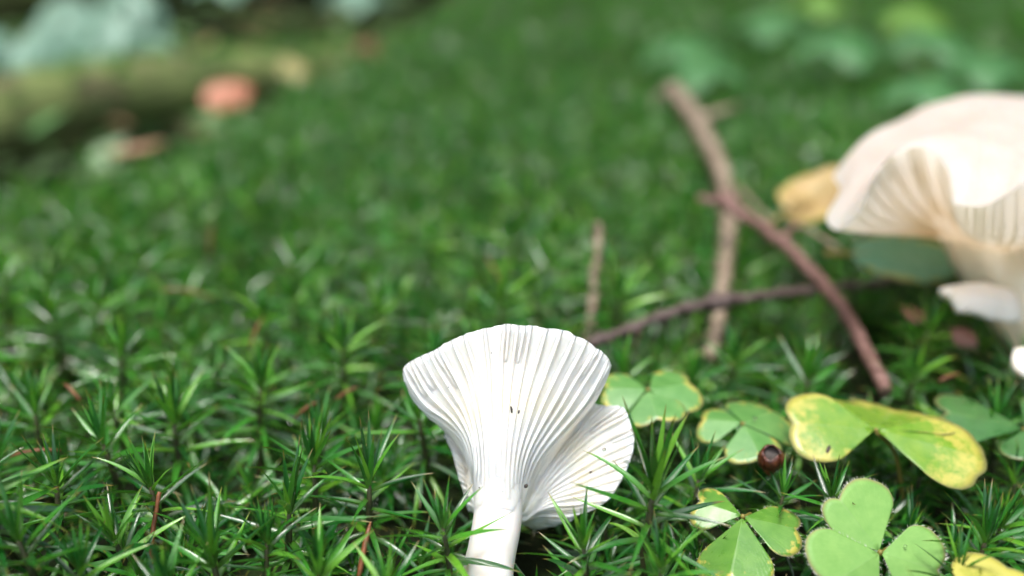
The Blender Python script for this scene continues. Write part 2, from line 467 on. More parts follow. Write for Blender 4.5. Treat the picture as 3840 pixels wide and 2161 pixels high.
HERO += [(60, 2010, .200, 1.25, 10, 200, 12), (210, 1800, .226, 1.15, 8, 100, 13), (-30, 1760, .20, 1.3, 12, 0, 10), (300, 2130, .2, 1.0, 10, 50, 11), (620, 2210, .195, 1.1, 8, 150, 14), (1450, 2200, .197, 1.0, 8, 150, 12),
         (1340, 790, .42, 1.15, 3, 0, 10), (1555, 800, .42, 1.15, 3, 0, 12), (1800, 960, .37, 1.1, 4, 60, 13), (2150, 900, .39, 1.1, 4, 60, 11), (1090, 1120, .33, 1.15, 4, 200, 14)]
shoots = []
for (x, y, d, sc, ti, ta, lay) in HERO:
    p = P(x, y, d); shoots.append(dict(p=p, sc=sc, az=rng.uniform(0, 6.28), tilt=R(ti), taz=R(ta), lay=lay, hero=True, d=d))
cell = {}
def near(x, y, r):
    c = .014
    k = int(math.ceil(r / c)); i0, j0 = int(x // c), int(y // c)
    for i in range(i0 - k, i0 + k + 1):
        for j in range(j0 - k, j0 + k + 1):
            for q in cell.get((i, j), ()):
                if (q[0] - x) ** 2 + (q[1] - y) ** 2 < r * r: return True
    return False
def put(x, y): cell.setdefault((int(x // .014), int(y // .014)), []).append((x, y))
for s in shoots: put(s['p'][0], s['p'][1])
STEMBASE = P(1818, 2330, .2)
for k in range(60000):
    y = .105 + (1.0 - .105) * rng.random() ** .8
    w = .16 + .60 * y
    x = rng.uniform(-w, w)
    r = .0178 + .006 * min(.5, max(0, y - .24))
    if near(x, y, r): continue
    e = edge_dist(x, y)
    if e > .03 and rng.random() < min(1, (e - .03) / .05): continue
    z = top_z(x, y) + rng.uniform(-.018, .006) + .008 * nz(x, y, 5, 22)
    p = np.array([x, y, z])
    if np.hypot(x - STEMBASE[0], y - STEMBASE[1]) < .010: continue
    if blocked(p):
        z -= .012 + .004 * rng.random(); p = np.array([x, y, z])
        if blocked(p): continue
    px, py, d = proj(p)
    if d < .135 and abs(px - 1920) < 2600: continue
    put(x, y)
    shoots.append(dict(p=p, sc=rng.uniform(.75, 1.15) * (1 + .35 * min(1, max(0, (d - .24) / .2))), az=rng.uniform(0, 6.28), tilt=abs(rng.normal(0, R(10))), taz=rng.uniform(0, 6.28), lay=int(rng.integers(15)), hero=False, d=d))
for s in shoots:
    s['px'], s['py'], _ = proj(s['p'])
    s['view'] = -150 < s['px'] < 3990 and s['py'] < 2420
cand = sorted([s for s in shoots if s['view']], key=lambda s: (not s['hero'], s['d']))
single = cand[:300]; ids = {id(s) for s in single}
rest = [s for s in shoots if id(s) not in ids]
HERO_LABEL = {0: 'large upright moss star whose leaf tips cross the white gilled mushroom',
              1: 'large wet moss star with dense upright centre beside the thin brown stalk'}
LAND = [((1850, 2100, .215), 'wet star-shaped moss shoot close beside the stem of the white gilled mushroom'),
        ((2300, 1950, .222), 'star-shaped moss shoot in front of the right lobe of the white gilled mushroom'),
        ((1900, 1300, .29), 'blurred moss shoot growing right behind the white gilled mushroom'),
        ((3300, 2100, .21), 'moss shoot around the pale green hairy-edged clover leaf'),
        ((2785, 1940, .222), 'moss shoot around the shiny wet clover leaf below the bud'),
        ((3300, 1650, .25), 'moss shoot under and around the yellowing clover leaf'),
        ((3320, 1475, .282), 'moss shoot at the lower end of the smooth reddish twig'),
        ((2450, 1480, .26), 'moss shoot around the pale mint green clover leaf with drops'),
        ((580, 2000, .22), 'wet moss shoot near the thin reddish brown stalk')]
def shoot_label(s):
    p = s['p']; b = min(((np.hypot(*(P(*q) - p)[:2]), l) for q, l in LAND), key=lambda t: t[0])
    if b[0] < .026: return b[1]
    dz = p[2] - top_z(p[0], p[1])
    size = 'large' if s['sc'] > 1.08 else 'small' if s['sc'] < .88 else 'middling'
    pose = 'leaning' if s['tilt'] > R(11) else 'upright'
    where = 'standing proud of its neighbours' if dz > 0 else 'sunk low between taller ones' if dz < -.011 else 'level with the moss bed'
    return size + ' ' + pose + ' star-shaped moss shoot ' + where
N_LEAFY = 72
for i, s in enumerate(single):
    mw = shoot_matrix(s['p'], s['sc'], s['az'], s['tilt'], s['taz'])
    e = bpy.data.objects.new('moss_shoot', None); COL.objects.link(e); e.empty_display_size = .004
    e.matrix_world = mw
    tag(e, HERO_LABEL.get(i) or shoot_label(s), 'moss', 'star-shaped moss shoots of the near moss bed')
    obj('stem', STEM_ME, e)
    if i < N_LEAFY:
        for var, m in LAYOUTS[s['lay']]:
            obj('leaf', LEAF_ME[var], e, m)
    else:
        obj('leaf_rosette', ROSETTE_ME[s['lay']], e)
# everything further off, and the low fill between: one mass
far = []
for k in range(16000):
    y = .98 + 1.3 * rng.random() ** .9
    x = rng.uniform(-.2 - .62 * y, .2 + .62 * y)
    if near(x, y, .020 + .006 * (y - 1)): continue
    e = edge_dist(x, y)
    if e > .02 and rng.random() < .93: continue
    put(x, y)
    far.append(dict(p=np.array([x, y, top_z(x, y) + rng.uniform(-.010, .004)]), sc=rng.uniform(1.1, 1.5), az=rng.uniform(0, 6.28), tilt=abs(rng.normal(0, R(12))), taz=rng.uniform(0, 6.28), lay=int(rng.integers(8))))
low = []
for k in range(3200):
    y = .11 + .75 * rng.random() ** .8
    x = rng.uniform(-.15 - .58 * y, .15 + .58 * y)
    if edge_dist(x, y) > .03: continue
    if np.hypot(x - STEMBASE[0], y - STEMBASE[1]) < .008: continue
    p = np.array([x, y, top_z(x, y) - rng.uniform(.014, .026)])
    if blocked(p): continue
    low.append(dict(p=p, sc=rng.uniform(.7, 1.05), az=rng.uniform(0, 6.28), tilt=abs(rng.normal(0, R(22))), taz=rng.uniform(0, 6.28), lay=int(rng.integers(10))))
def merge(groups):
    V, F, U, T = [], [], [], []; o = 0
    for lst, protos in groups:
        for s in lst:
            v, f, u, t = protos[s['lay'] % len(protos)]
            m = np.array(shoot_matrix(s['p'], s['sc'], s['az'], s['tilt'], s['taz']))
            V.append(v @ m[:3, :3].T + m[:3, 3]); F.append(f + o); U.append(u)
            T.append((t + rng.random() * .55 * .6) % 1); o += len(v)
    return np.vstack(V), np.vstack(F), np.concatenate(U), np.concatenate(T)
v, f, u, t = merge([([s for s in rest if s['d'] < .42], PROTO_HI), ([s for s in rest if s['d'] >= .42], PROTO_MID), (low, PROTO_LOW), (far, PROTO_LO)])
carpet = obj('moss_carpet', big_mesh('moss_carpet', v, f, MAT['moss'], {'u': u, 'tint': t}))
tag(carpet, 'dense carpet of green star moss spreading over the forest floor', 'moss', kind='stuff')
print('shoots', len(shoots), 'far', len(far), 'low', len(low), 'carpet tris', len(f) * 2)

# ------------------------------------------------------------------ the white gilled mushroom
D0 = .2215
KEYS = [
 [(1790,1930,6),(1768,1770,7),(1738,1652,8.5),(1680,1582,10),(1585,1512,11),(1511,1397,10)],
 [(1803,1945,3),(1794,1750,2.5),(1778,1610,4.5),(1728,1475,7),(1630,1314,7)],
 [(1830,1950,-.4),(1825,1730,.2),(1815,1570,2.5),(1795,1400,5),(1748,1254,4.5)],
 [(1868,1955,-1.3),(1868,1720,-.2),(1870,1560,2),(1872,1380,4.5),(1880,1221,3.5)],
 [(1905,1950,-.7),(1912,1720,.2),(1935,1560,2),(1965,1390,4.5),(2000,1224,3.5)],
 [(1928,1945,1),(1950,1720,1.5),(1995,1570,3.5),(2060,1400,5.5),(2130,1246,4.5)],
 [(1943,1938,3),(1980,1730,3.5),(2045,1600,5.5),(2140,1440,7),(2229,1300,6.5)],
 [(1955,1930,4),(2000,1780,6),(2070,1670,8),(2190,1530,9.5),(2290,1362,9)],
 [(1958,1930,6),(2010,1790,9),(2080,1680,12),(2180,1540,15),(2262,1420,15)],
 [(1960,1935,7),(2020,1800,11),(2090,1690,14.5),(2170,1590,16.5),(2232,1512,17)],
 [(1962,1940,7),(2050,1790,12),(2140,1680,15),(2240,1590,16),(2335,1528,14)],
 [(1964,1945,7.5),(2060,1820,12),(2160,1730,14),(2270,1660,14.5),(2376,1612,12)],
 [(1964,1950,8),(2060,1850,12),(2160,1790,13.5),(2270,1735,13.5),(2369,1695,11)],
 [(1963,1955,8),(2050,1880,11.5),(2140,1845,12.5),(2240,1815,12.5),(2334,1790,10)],
 [(1961,1960,8),(2040,1910,11),(2110,1895,12),(2190,1890,12),(2262,1888,10)],
 [(1955,1965,9),(2000,1950,12),(2050,1945,14),(2110,1942,14),(2160,1935,13)],
 [(1930,1965,12),(1950,1960,16),(1980,1960,19),(2010,1962,21),(2040,1960,22)],
 [(1870,1950,14),(1870,1935,20),(1870,1920,25),(1870,1905,28),(1870,1890,30)],
 [(1810,1945,12),(1795,1930,16),(1785,1910,19),(1775,1890,20),(1765,1890,20)],
 [(1795,1940,10),(1775,1880,14),(1762,1860,16),(1748,1850,16),(1735,1843,16)],
 [(1790,1935,9),(1772,1800,13),(1752,1740,16),(1718,1688,16),(1676,1648,16)],
 [(1788,1932,8),(1770,1780,11),(1745,1690,14),(1712,1620,16),(1650,1572,17)],
]
NS, NT = 26, 10
cols = np.array([resample(crom([P(x, y, D0 + d * .001) for x, y, d in k], 8), NS) for k in KEYS])     # (K, NS, 3)
K = len(KEYS)
GRID = crom(cols.reshape(K, -1), NT, True).reshape(K * NT, NS, 3)                                   # (T, NS, 3)
T_ = len(GRID)
for i in range(T_):                                                                                 # uneven, faintly ragged margin
    a = i / T_ * 6.283
    rg = .00035 * nz(math.cos(a) * 9, math.sin(a) * 9, 1.0, 1.0) + .00022 * nz(math.cos(a) * 40, math.sin(a) * 40, 2.0, 1.0)
    if K * .8 < i / NT < K * .97: rg *= 3.5
    dr = GRID[i, -1] - GRID[i, -5]; dr /= np.linalg.norm(dr)
    for j in range(NS): GRID[i, j] += dr * rg * (j / (NS - 1)) ** 3
SP = crom([P(1868, 1640, D0 + .008), P(1868, 1780, D0 + .0052), P(1866, 1930, D0 + .0034), P(1845, 2060, D0 + .001), P(1829, 2161, D0 - .001), P(1812, 2420, D0 - .008)], 8)
SR = np.interp(np.linspace(0, 1, len(SP)), [0, .2, .4, .6, .8, 1], [.0050, .0055, .0055, .0054, .0057, .0064])
for i in range(T_):                                                                                 # the gills run down onto the stem
    for j in range(NS):
        p = GRID[i, j]; dd = np.linalg.norm(SP - p, axis=1); k = int(dd.argmin())
        if k == 0: continue
        q = p - SP[k]; ds_ = dd[k]; want = SR[k] + (-.0004, -.0001, .0)[j] if j < 3 else SR[k] + .00005
        if j == 0: new = want
        else:
            h_ = .0004; x_ = max(h_ - abs(ds_ - want), 0) / h_; new = max(ds_, want) + x_ * x_ * h_ * .25
        GRID[i, j] = SP[k] + q / (ds_ + 1e-9) * new
ds = np.gradient(GRID, axis=1)
dt = np.roll(GRID, -1, 0) - np.roll(GRID, 1, 0)
NRM = np.cross(ds, dt); NRM /= np.linalg.norm(NRM, axis=2)[:, :, None] + 1e-12
if NRM[3 * NT, 12] @ CF > 0: NRM = -NRM
def g_at(G_, t, s):
    """bilinear lookup: t in columns (float, wraps), s 0..1"""
    n = len(G_); i = int(math.floor(t)) % n; fr = t - math.floor(t); j = s * (G_.shape[1] - 1); j0 = min(int(j), G_.shape[1] - 2); fj = j - j0
    a = G_[i, j0] * (1 - fj) + G_[i, j0 + 1] * fj; b = G_[(i + 1) % n, j0] * (1 - fj) + G_[(i + 1) % n, j0 + 1] * fj
    return a * (1 - fr) + b * fr
root = thing('mushroom', P(1815, 2400, D0 - .006), 'white funnel-shaped mushroom with flaring decurrent gills leaning in the moss', 'mushroom')
def sheet(GR, NR, th0, th1):
    """closed sheet: gill-side surface and the cap surface behind it"""
    T, S = GR.shape[:2]
    th = np.linspace(th0, th1, S)[None, :, None]
    th = th * np.clip((1 - np.linspace(0, 1, S)) * 8 + .25, 0, 1)[None, :, None]
    back = GR - NR * th
    v = np.concatenate([GR.reshape(-1, 3), back.reshape(-1, 3)])
    f = grid_faces(T, S, False)
    f += [((T - 1) * S + j, (T - 1) * S + j + 1, j + 1, j) for j in range(S - 1)]
    f = [q[::-1] for q in f]
    n = T * S
    f2 = [tuple(n + i for i in q[::-1]) for q in f]
    rim = [(i * S + S - 1, ((i + 1) % T) * S + S - 1, n + ((i + 1) % T) * S + S - 1, n + i * S + S - 1) for i in range(T)]
    sv_ = np.tile(np.linspace(0, 1, S), 2 * T)
    return v, f + f2 + rim, sv_
v, f, sv_ = sheet(GRID, NRM, .0012, .0016)
cap_o = part('cap', v, f, MAT['gill'], root, attrs={'s': sv_})
def make_gill(GR, NR, t, s0, s1, h, mat, root, par, seed, thick=.00024, st=16, ramp=(5, .6)):
    r = random.Random(seed); v, f, sa = [], [], []
    ph, amp = r.uniform(0, 6), r.uniform(.0, .35)
    for i in range(st):
        k = i / (st - 1); s = s0 + (s1 - s0) * k
        tt = t + amp * math.sin(ph + 7 * s) * (.3 + .7 * k)
        p, nn = g_at(GR, tt, s), g_at(NR, tt, s)
        nn = nn / (np.linalg.norm(nn) + 1e-9)
        d = g_at(GR, tt + .2, s) - g_at(GR, tt - .2, s); d = d / (np.linalg.norm(d) + 1e-9)
        hh = h * min(1, (k * ramp[0]) ** ramp[1]) * min(1, ((1 - k) * 6) ** .7 + .12) * (1 + .10 * math.sin(ph + 17 * k))
        hh = max(hh, 1e-5)
        wv = .10 * math.sin(ph * 2 + 9 * k)
        for (sd_, up, tk) in ((-1, -.15, 2.2), (-1, .25, 1.15), (-1, .9, .75), (0, 1.03, 0), (1, .9, .75), (1, .25, 1.15), (1, -.15, 2.2)):
            v.append(p + nn * hh * up + d * (sd_ * thick * tk + wv * hh * max(0, up))); sa.append(s)
    f = grid_faces(st, 7)
    o = part('gill', v, f, mat, root, attrs={'s': sa}, par=par)
    return o
def gills(GR, NR, spacing, h, mat, root, par, smid=.7, t0=0, t1=None, seed=1, lam=True, thick=.00024, hs=None, s0r=(0.10, .30), lamp=.85, lamr=(.52, .78), ramp=(5, .6)):
    T = len(GR); t1 = T if t1 is None else t1
    ring = np.array([g_at(GR, t, smid) for t in np.arange(t0, t1 + .01, 1)])
    L = np.concatenate([[0], np.cumsum(np.linalg.norm(np.diff(ring, axis=0), axis=1))])
    r = random.Random(seed); n = int(L[-1] / spacing); out = 0
    for i in range(n):
        t = t0 + np.interp((i + .5 + r.uniform(-.16, .16)) * L[-1] / n, L, np.arange(len(L)))
        make_gill(GR, NR, t, r.uniform(*s0r), 1.0, h * r.uniform(.85, 1.1), mat, root, par, r.random(), thick, ramp=ramp); out += 1
        if lam and r.random() < lamp:
            t = t0 + np.interp((i + 1.0 + r.uniform(-.12, .12)) * L[-1] / n, L, np.arange(len(L)))
            make_gill(GR, NR, t, r.uniform(*lamr), 1.0, h * r.uniform(.5, .75), mat, root, par, r.random(), thick * .9, 10); out += 1
    return out
ng = gills(GRID, NRM, .00235, .00120, MAT['gill'], root, cap_o, .72, 0, T_, thick=.00026, lamp=.5, lamr=(.66, .84), s0r=(.10, .24), ramp=(1.5, 1.3))
print('gills', ng)
sp, sr = SP, SR
v, f = tube(sp, sr, 28, lambda i, a: .012 * math.sin(3 * a + i * .1) + .02 * nz(math.cos(a) * 2, math.sin(a) * 2, i * .12))
part('stem', v, f, MAT['stem'], root)
# ragged little flap that hangs from the left tip of the cap
fl = [P(*q) for q in ((1536, 1452, D0 + .0105), (1566, 1490, D0 + .0112), (1602, 1520, D0 + .0125), (1592, 1528, D0 + .012), (1583, 1538, D0 + .012), (1572, 1530, D0 + .0115), (1560, 1490, D0 + .011))]
fb = [p + CF * .0009 for p in fl]
n = len(fl)
part('torn_flap', fl + fb, [tuple(range(n)), tuple(range(2 * n - 1, n - 1, -1))] + [(i, i + n, (i + 1) % n + n, (i + 1) % n) for i in range(n)], MAT['gill'], root, par=cap_o, smooth=False, attrs={'s': [1.0] * 2 * n})
# soil crumbs stuck to it
def crumb(x, y, d, a, b, rot):
    c = P(x, y, d); e = thing('soil_crumb', c, 'tiny dark soil crumb stuck to the white gilled mushroom', 'crumb', 'soil crumbs on the white mushroom')
    me_v, me_f = [], []
    for i in range(5):
        for j in range(8):
            th, ph = math.pi * (i + .02) / 4.04, j * math.pi / 4
            q = np.array([math.sin(th) * math.cos(ph) * a, math.cos(th) * b, math.sin(th) * math.sin(ph) * a * .6]) * (1 + .3 * nz(i * 1.3 + x, j * .9, y))
            q2 = CR * (q[0] * math.cos(rot) - q[1] * math.sin(rot)) + CU * (q[0] * math.sin(rot) + q[1] * math.cos(rot)) + CF * q[2]
            me_v.append(q2)
    o = obj('soil_crumb', mesh_of('soil_crumb', me_v, grid_faces(5, 8, True), MAT['speck']))
    o.location = tuple(c); tag(o, e['label'], 'crumb', e['group']); bpy.data.objects.remove(e)
    o.name = 'soil_crumb'
def surf_hit(x, y):
    """depth of the gill edge nearest this photo pixel"""
    gp = GRID[:int(15.5 * NT)].reshape(-1, 3) + NRM[:int(15.5 * NT)].reshape(-1, 3) * .0016
    q = gp - CP; d = q @ CF; X = 1920 + (q @ CR) / d * FPX; Y = 1080.5 - (q @ CU) / d * FPX
    k = (X - x) ** 2 + (Y - y) ** 2; near_ = k < 40 ** 2
    return (d[near_].min() if near_.any() else D0) - .0001
for x, y, a, b, r_ in ((1843, 1324, 2.5, 2.5, 0), (1918, 1537, 4.5, 14, .1), (1946, 1545, 4, 7, -.2), (1973, 1823, 7, 9, -.5), (2214, 1771, 7, 4.5, .2), (1797, 1829, 2.5, 3, 0), (1886, 1845, 2, 2.5, 0), (1683, 1452, 3, 2.5, .4)):
    crumb(x, y, surf_hit(x, y), a * 6e-5, b * 6e-5, r_)
for x, y in ((1926, 1932), (1926, 2040), (1934, 2096)):
    crumb(x, y, D0 + .0015, 3.5 * 6e-5, 4.5 * 6e-5, .2)

# ------------------------------------------------------------------ the large pink-white mushroom
def px3(l): return [P(*q) for q in l]
CTR_T, CTR_U = (3740, 372, .345), (3700, 930, .318)
# margin keys with the path of the cap top (centre -> margin) and of the underside (margin -> stem)
BK = [
 # cap-top path points between centre and margin          margin              underside path to stem
 ([(3640,430,.332),(3400,520,.318),(3230,640,.306)], (3098,812,.300), [(3230,862,.306),(3400,880,.312),(3540,890,.316)]),
 ([(3650,440,.326),(3420,540,.308),(3260,680,.297)], (3140,864,.293), [(3260,876,.302),(3420,884,.310),(3550,895,.314)]),
 ([(3660,450,.318),(3450,530,.300),(3300,640,.289)], (3225,800,.284), [(3300,850,.297),(3440,872,.308),(3560,900,.312)]),
 ([(3665,450,.312),(3470,520,.294),(3350,570,.285)], (3270,680,.280), [(3340,770,.294),(3460,850,.306),(3575,905,.311)]),
 ([(3670,455,.310),(3500,510,.292),(3400,535,.283)], (3340,590,.278), [(3390,700,.292),(3490,820,.305),(3590,908,.310)]),
 ([(3675,460,.308),(3540,510,.291),(3470,530,.283)], (3430,552,.278), [(3460,680,.292),(3530,810,.304),(3605,910,.309)]),
 ([(3680,465,.306),(3590,520,.290),(3540,545,.283)], (3500,572,.279), [(3510,690,.292),(3560,820,.303),(3620,915,.308)]),
 ([(3690,470,.304),(3630,540,.288),(3590,590,.282)], (3555,640,.280), [(3550,740,.291),(3590,840,.302),(3635,920,.307)]),
 ([(3695,480,.302),(3660,580,.284),(3620,670,.276)], (3572,740,.275), [(3575,800,.284),(3610,870,.298),(3650,925,.305)]),
 ([(3700,490,.300),(3680,620,.280),(3650,772,.273)], (3585,768,.266), [(3600,845,.275),(3640,890,.290),(3670,930,.303)]),
 ([(3710,490,.299),(3710,630,.278),(3700,796,.270)], (3690,772,.261), [(3680,885,.269),(3685,910,.285),(3690,935,.302)]),
 ([(3730,490,.299),(3760,620,.278),(3775,756,.270)], (3790,722,.261), [(3780,880,.268),(3760,920,.285),(3715,938,.302)]),
 ([(3770,490,.300),(3830,600,.280),(3860,660,.270)], (3880,680,.266), [(3870,880,.270),(3820,930,.287),(3740,942,.303)]),
 ([(3820,480,.306),(3960,560,.290),(4050,640,.280)], (4120,720,.276), [(4060,860,.282),(3940,920,.295),(3770,945,.306)]),
 ([(3860,440,.32),(4060,500,.31),(4200,600,.30)], (4320,700,.298), [(4200,840,.302),(4000,900,.308),(3790,948,.312)]),
 ([(3880,400,.335),(4080,440,.335),(4240,540,.335)], (4380,650,.335), [(4230,790,.332),(4020,880,.33),(3800,948,.322)]),
 ([(3860,370,.355),(4020,400,.368),(4140,470,.376)], (4240,560,.382), [(4120,720,.366),(3950,850,.35),(3790,945,.332)]),
 ([(3780,355,.365),(3860,375,.385),(3900,430,.400)], (3930,510,.410), [(3880,690,.38),(3820,830,.355),(3760,940,.336)]),
 ([(3700,355,.362),(3640,370,.382),(3600,430,.398)], (3570,520,.408), [(3600,700,.38),(3660,830,.355),(3720,938,.336)]),
 ([(3640,362,.352),(3480,400,.360),(3350,480,.364)], (3240,590,.366), [(3380,730,.352),(3540,850,.340),(3680,930,.332)]),
 ([(3620,385,.344),(3400,440,.344),(3240,520,.336)], (3128,650,.332), [(3280,790,.330),(3460,870,.326),(3620,915,.325)]),
 ([(3630,410,.338),(3390,480,.332),(3230,570,.322)], (3150,715,.314), [(3260,830,.318),(3420,878,.318),(3560,900,.319)]),
]
big = thing('mushroom', P(3900, 1330, .318), 'large pinkish white wavy-capped mushroom with an upturned folded rim and cream stem', 'mushroom')
NSB = 18
tops = np.array([resample(crom(px3([CTR_T] + a + [m]), 6), NSB) for a, m, b in BK])
unds = np.array([resample(crom(px3([m] + b), 6), NSB)[::-1] for a, m, b in BK])
KB = len(BK)
GT = crom(tops.reshape(KB, -1), 6, True).reshape(KB * 6, NSB, 3)
GU = crom(unds.reshape(KB, -1), 6, True).reshape(KB * 6, NSB, 3)
for i in range(len(GT)):
    for j in range(NSB):
        k = j / (NSB - 1); p = GT[i, j]
        GT[i, j] = p + np.array([0, 0, 1]) * (.0014 * nz(*(p * 55)) * math.sin(math.pi * min(1, k * 1.02)))
v = np.concatenate([GT.reshape(-1, 3)]); f = [q[::-1] for q in grid_faces(len(GT), NSB)]
f += [(j, j + 1, (len(GT) - 1) * NSB + j + 1, (len(GT) - 1) * NSB + j) for j in range(NSB - 1)]
capb = part('cap', v, f, MAT['pinkcap'], big, attrs={'s': np.tile(np.linspace(0, 1, NSB), len(GT))})
dsu = np.gradient(GU, axis=1); dtu = np.roll(GU, -1, 0) - np.roll(GU, 1, 0)
NU = np.cross(dsu, dtu); NU /= np.linalg.norm(NU, axis=2)[:, :, None] + 1e-12
if NU[5 * 6, 9] @ CF > 0: NU = -NU
f = grid_faces(len(GU), NSB); f += [(j, j + 1, (len(GU) - 1) * NSB + j + 1, (len(GU) - 1) * NSB + j)[::-1] for j in range(NSB - 1)]
und = part('underside', GU.reshape(-1, 3), f, MAT['biggill'], big, attrs={'s': np.tile(np.linspace(0, 1, NSB), len(GU))}, par=capb)
nb = gills(GU, NU, .0042, .00025, MAT['biggill'], big, capb, .75, 0, len(GU), seed=5, thick=.0004, lam=True, lamp=.5)
sp = crom([P(3690, 880, .322), P(3705, 950, .320), P(3760, 1080, .320), P(3830, 1200, .319), P(3890, 1290, .318), P(3960, 1420, .317)], 8)
sr = np.interp(np.linspace(0, 1, len(sp)), [0, .2, .45, .75, 1], [.0135, .0120, .0088, .0078, .0080])
v, f = tube(sp, sr, 26, lambda i, a: .05 * math.sin(2 * a + i * .15) + .05 * math.sin(7 * a + i * .05) + .06 * nz(math.cos(a) * 2, math.sin(a) * 2, i * .2))
part('stem', v, f, MAT['bigstem'], big)
# broken pieces of cap by its foot
def fragment(rows, label, thick=.003):
    g = np.array([resample(crom(px3(r), 6), 14) for r in rows]); g = crom(g.reshape(len(rows), -1), 5).reshape(-1, 14, 3)
    for i in range(len(g)):
        for j in range(14): g[i, j] += .0009 * np.array([nz(*(g[i, j] * 160)), nz(*(g[i, j] * 170 + 5)), nz(*(g[i, j] * 150 + 9))])
    c = g.mean((0, 1)); e = thing('cap_fragment', c, label, 'mushroom piece')
    o = part('flesh', g.reshape(-1, 3), grid_faces(len(g), 14), MAT['white'], e)
    m_ = o.modifiers.new('thickness', 'SOLIDIFY'); m_.thickness = thick
    # a few gills along it
    dd = np.gradient(g, axis=1); tt = np.gradient(g, axis=0); nn = np.cross(dd, tt); nn /= np.linalg.norm(nn, axis=2)[:, :, None] + 1e-9
    if nn[len(nn) // 2, 7] @ CF > 0: nn = -nn
    for q in range(1, len(g) - 1, 2): make_gill(g, nn, q, .05, .95, .0012, MAT['biggill'], e, e, q, .0003, 8)
fragment([[(3524, 1114, .300), (3600, 1092, .301), (3690, 1092, .304), (3780, 1120, .308)],
          [(3560, 1140, .297), (3620, 1130, .297), (3700, 1135, .300), (3790, 1160, .305)],
          [(3585, 1180, .296), (3640, 1185, .296), (3700, 1195, .300), (3790, 1200, .305)]], 'ragged white piece of broken mushroom cap at the foot of the large mushroom')
fragment([[(3800, 1345, .286), (3850, 1330, .287), (3920, 1330, .29)], [(3795, 1385, .283), (3850, 1380, .284), (3920, 1380, .288)], [(3815, 1420, .283), (3850, 1425, .284), (3920, 1425, .288)]],
         'small white mushroom scrap lying in moss beside the broad dull green leaf')

# ------------------------------------------------------------------ clover-like wood sorrel
HTAB_T = [0, .10, .22, .38, .55, .72, .86, .95, 1.0]
HTAB_R = [.84, .895, .955, 1.0, 1.0, .95, .86, .76, .66]
def leaflet(node, tip, wside, mat, root, neg=1.0, pos=1.0, fold=.18, droop=.0, thm=56, name='leaflet', notch=1.0, cup=.0, ext=1.0, seed=0, hairs=0, nrm=None):
    """heart-shaped leaflet from node; tip = where its two lobes reach; wside = a point to the side that fixes the leaf plane"""
    node, tip, wside = map(np.asarray, (node, tip, wside))
    e1 = tip - node; L = np.linalg.norm(e1); e1 = e1 / L
    e2 = wside - node; e2 = e2 - e1 * (e2 @ e1); e2 /= np.linalg.norm(e2)
    e3 = np.cross(e1, e2)
    if e3 @ np.array([0, -.3, 1]) < 0: e3 = -e3
    NR_, NA = 10, 45
    v, sa, th_ = [], [], []
    for j in range(NA):
        tt = -1 + 2 * j / (NA - 1); th = tt * R(thm)
        tab = np.interp(abs(tt), HTAB_T, HTAB_R); tab = tab if notch == 1 else tab + (1 - notch) * max(0, .2 - .2 * min(1, abs(tt) / .38))
        rmax = L * ext * tab * (1 + .03 * nz(tt * 2.3 + seed, seed * 1.7))
        for i in range(NR_):
            k = (i + .15) / (NR_ - .85); r = rmax * k
            a, b = r * math.cos(th), r * math.sin(th) * (pos if th > 0 else neg)
            h = -abs(b) * fold - droop * L * (r / L) ** 2 + cup * (abs(b) / L) ** 2 * L + .018 * L * nz(a * 150 + seed, b * 150, seed)
            if fold: h += fold * .004 * math.exp(-(b / .002) ** 2) * 0
            v.append(node + e1 * a + e2 * b + e3 * h); sa.append(k); th_.append(tt)
    f = grid_faces(NA, NR_)
    o = part(name, v, f, mat, root, attrs={'s': sa, 'th': th_})
    m_ = o.modifiers.new('thickness', 'SOLIDIFY'); m_.thickness = .00022
    if hairs:
        r = random.Random(seed + 3); hv, hf = [], []
        V = np.array(v).reshape(NA, NR_, 3)
        for q in range(hairs):
            if r.random() < .72: j = r.uniform(0, NA - 1.01); i0 = int(j); p = V[i0, -1] * (1 - j + i0) + V[i0 + 1, -1] * (j - i0); out = p - node
            else:
                sd = r.choice([0, NA - 1]); i = r.uniform(1, NR_ - 1.01); i0 = int(i); p = V[sd, i0] * (1 - i + i0) + V[sd, i0 + 1] * (i - i0)
                out = (p - V[NA // 2, i0])
            out = out / np.linalg.norm(out) + np.array([r.uniform(-.5, .5), r.uniform(-.5, .5), r.uniform(-.2, .5)])
            out /= np.linalg.norm(out); ln = r.uniform(.0004, .0009); sdv = np.cross(out, e3); sdv /= np.linalg.norm(sdv)
            b = len(hv); hv += [p - sdv * .000035, p + sdv * .000035, p + out * ln]; hf.append((b, b + 1, b + 2))
        h = part('hair_fringe', hv, hf, MAT['hair'], root, par=o); h['kind'] = 'stuff'
    return o
MAT['hair'] = mat_simple('pale_hair', [(.3, (.45, .45, .36)), (.7, (.6, .6, .5))], 900, .6, 0)
OX_PALE = mat_oxalis('sorrel_pale', ((.17, .37, .08), (.24, .45, .11)), 0, .6)
OX_GREEN = mat_oxalis('sorrel_green', ((.08, .24, .03), (.16, .35, .05)), .04, .36, .2)
OX_YEL = mat_oxalis('sorrel_yellowing', ((.11, .28, .02), (.22, .37, .03)), .5, .34, .2)
OX_YEL2 = mat_oxalis('sorrel_yellow', ((.30, .33, .03), (.42, .42, .05)), .9, .4)
OX_DULL = mat_oxalis('sorrel_dull', ((.035, .13, .03), (.06, .20, .045)), 0, .36, .2)
OX_MINT = mat_oxalis('sorrel_mint', ((.09, .27, .06), (.17, .37, .10)), .06, .4, .2)
MAT['petiole'] = mat_simple('petiole', [(.3, (.16, .15, .03)), (.7, (.28, .22, .05))], 300, .5, .2, trans=.15)
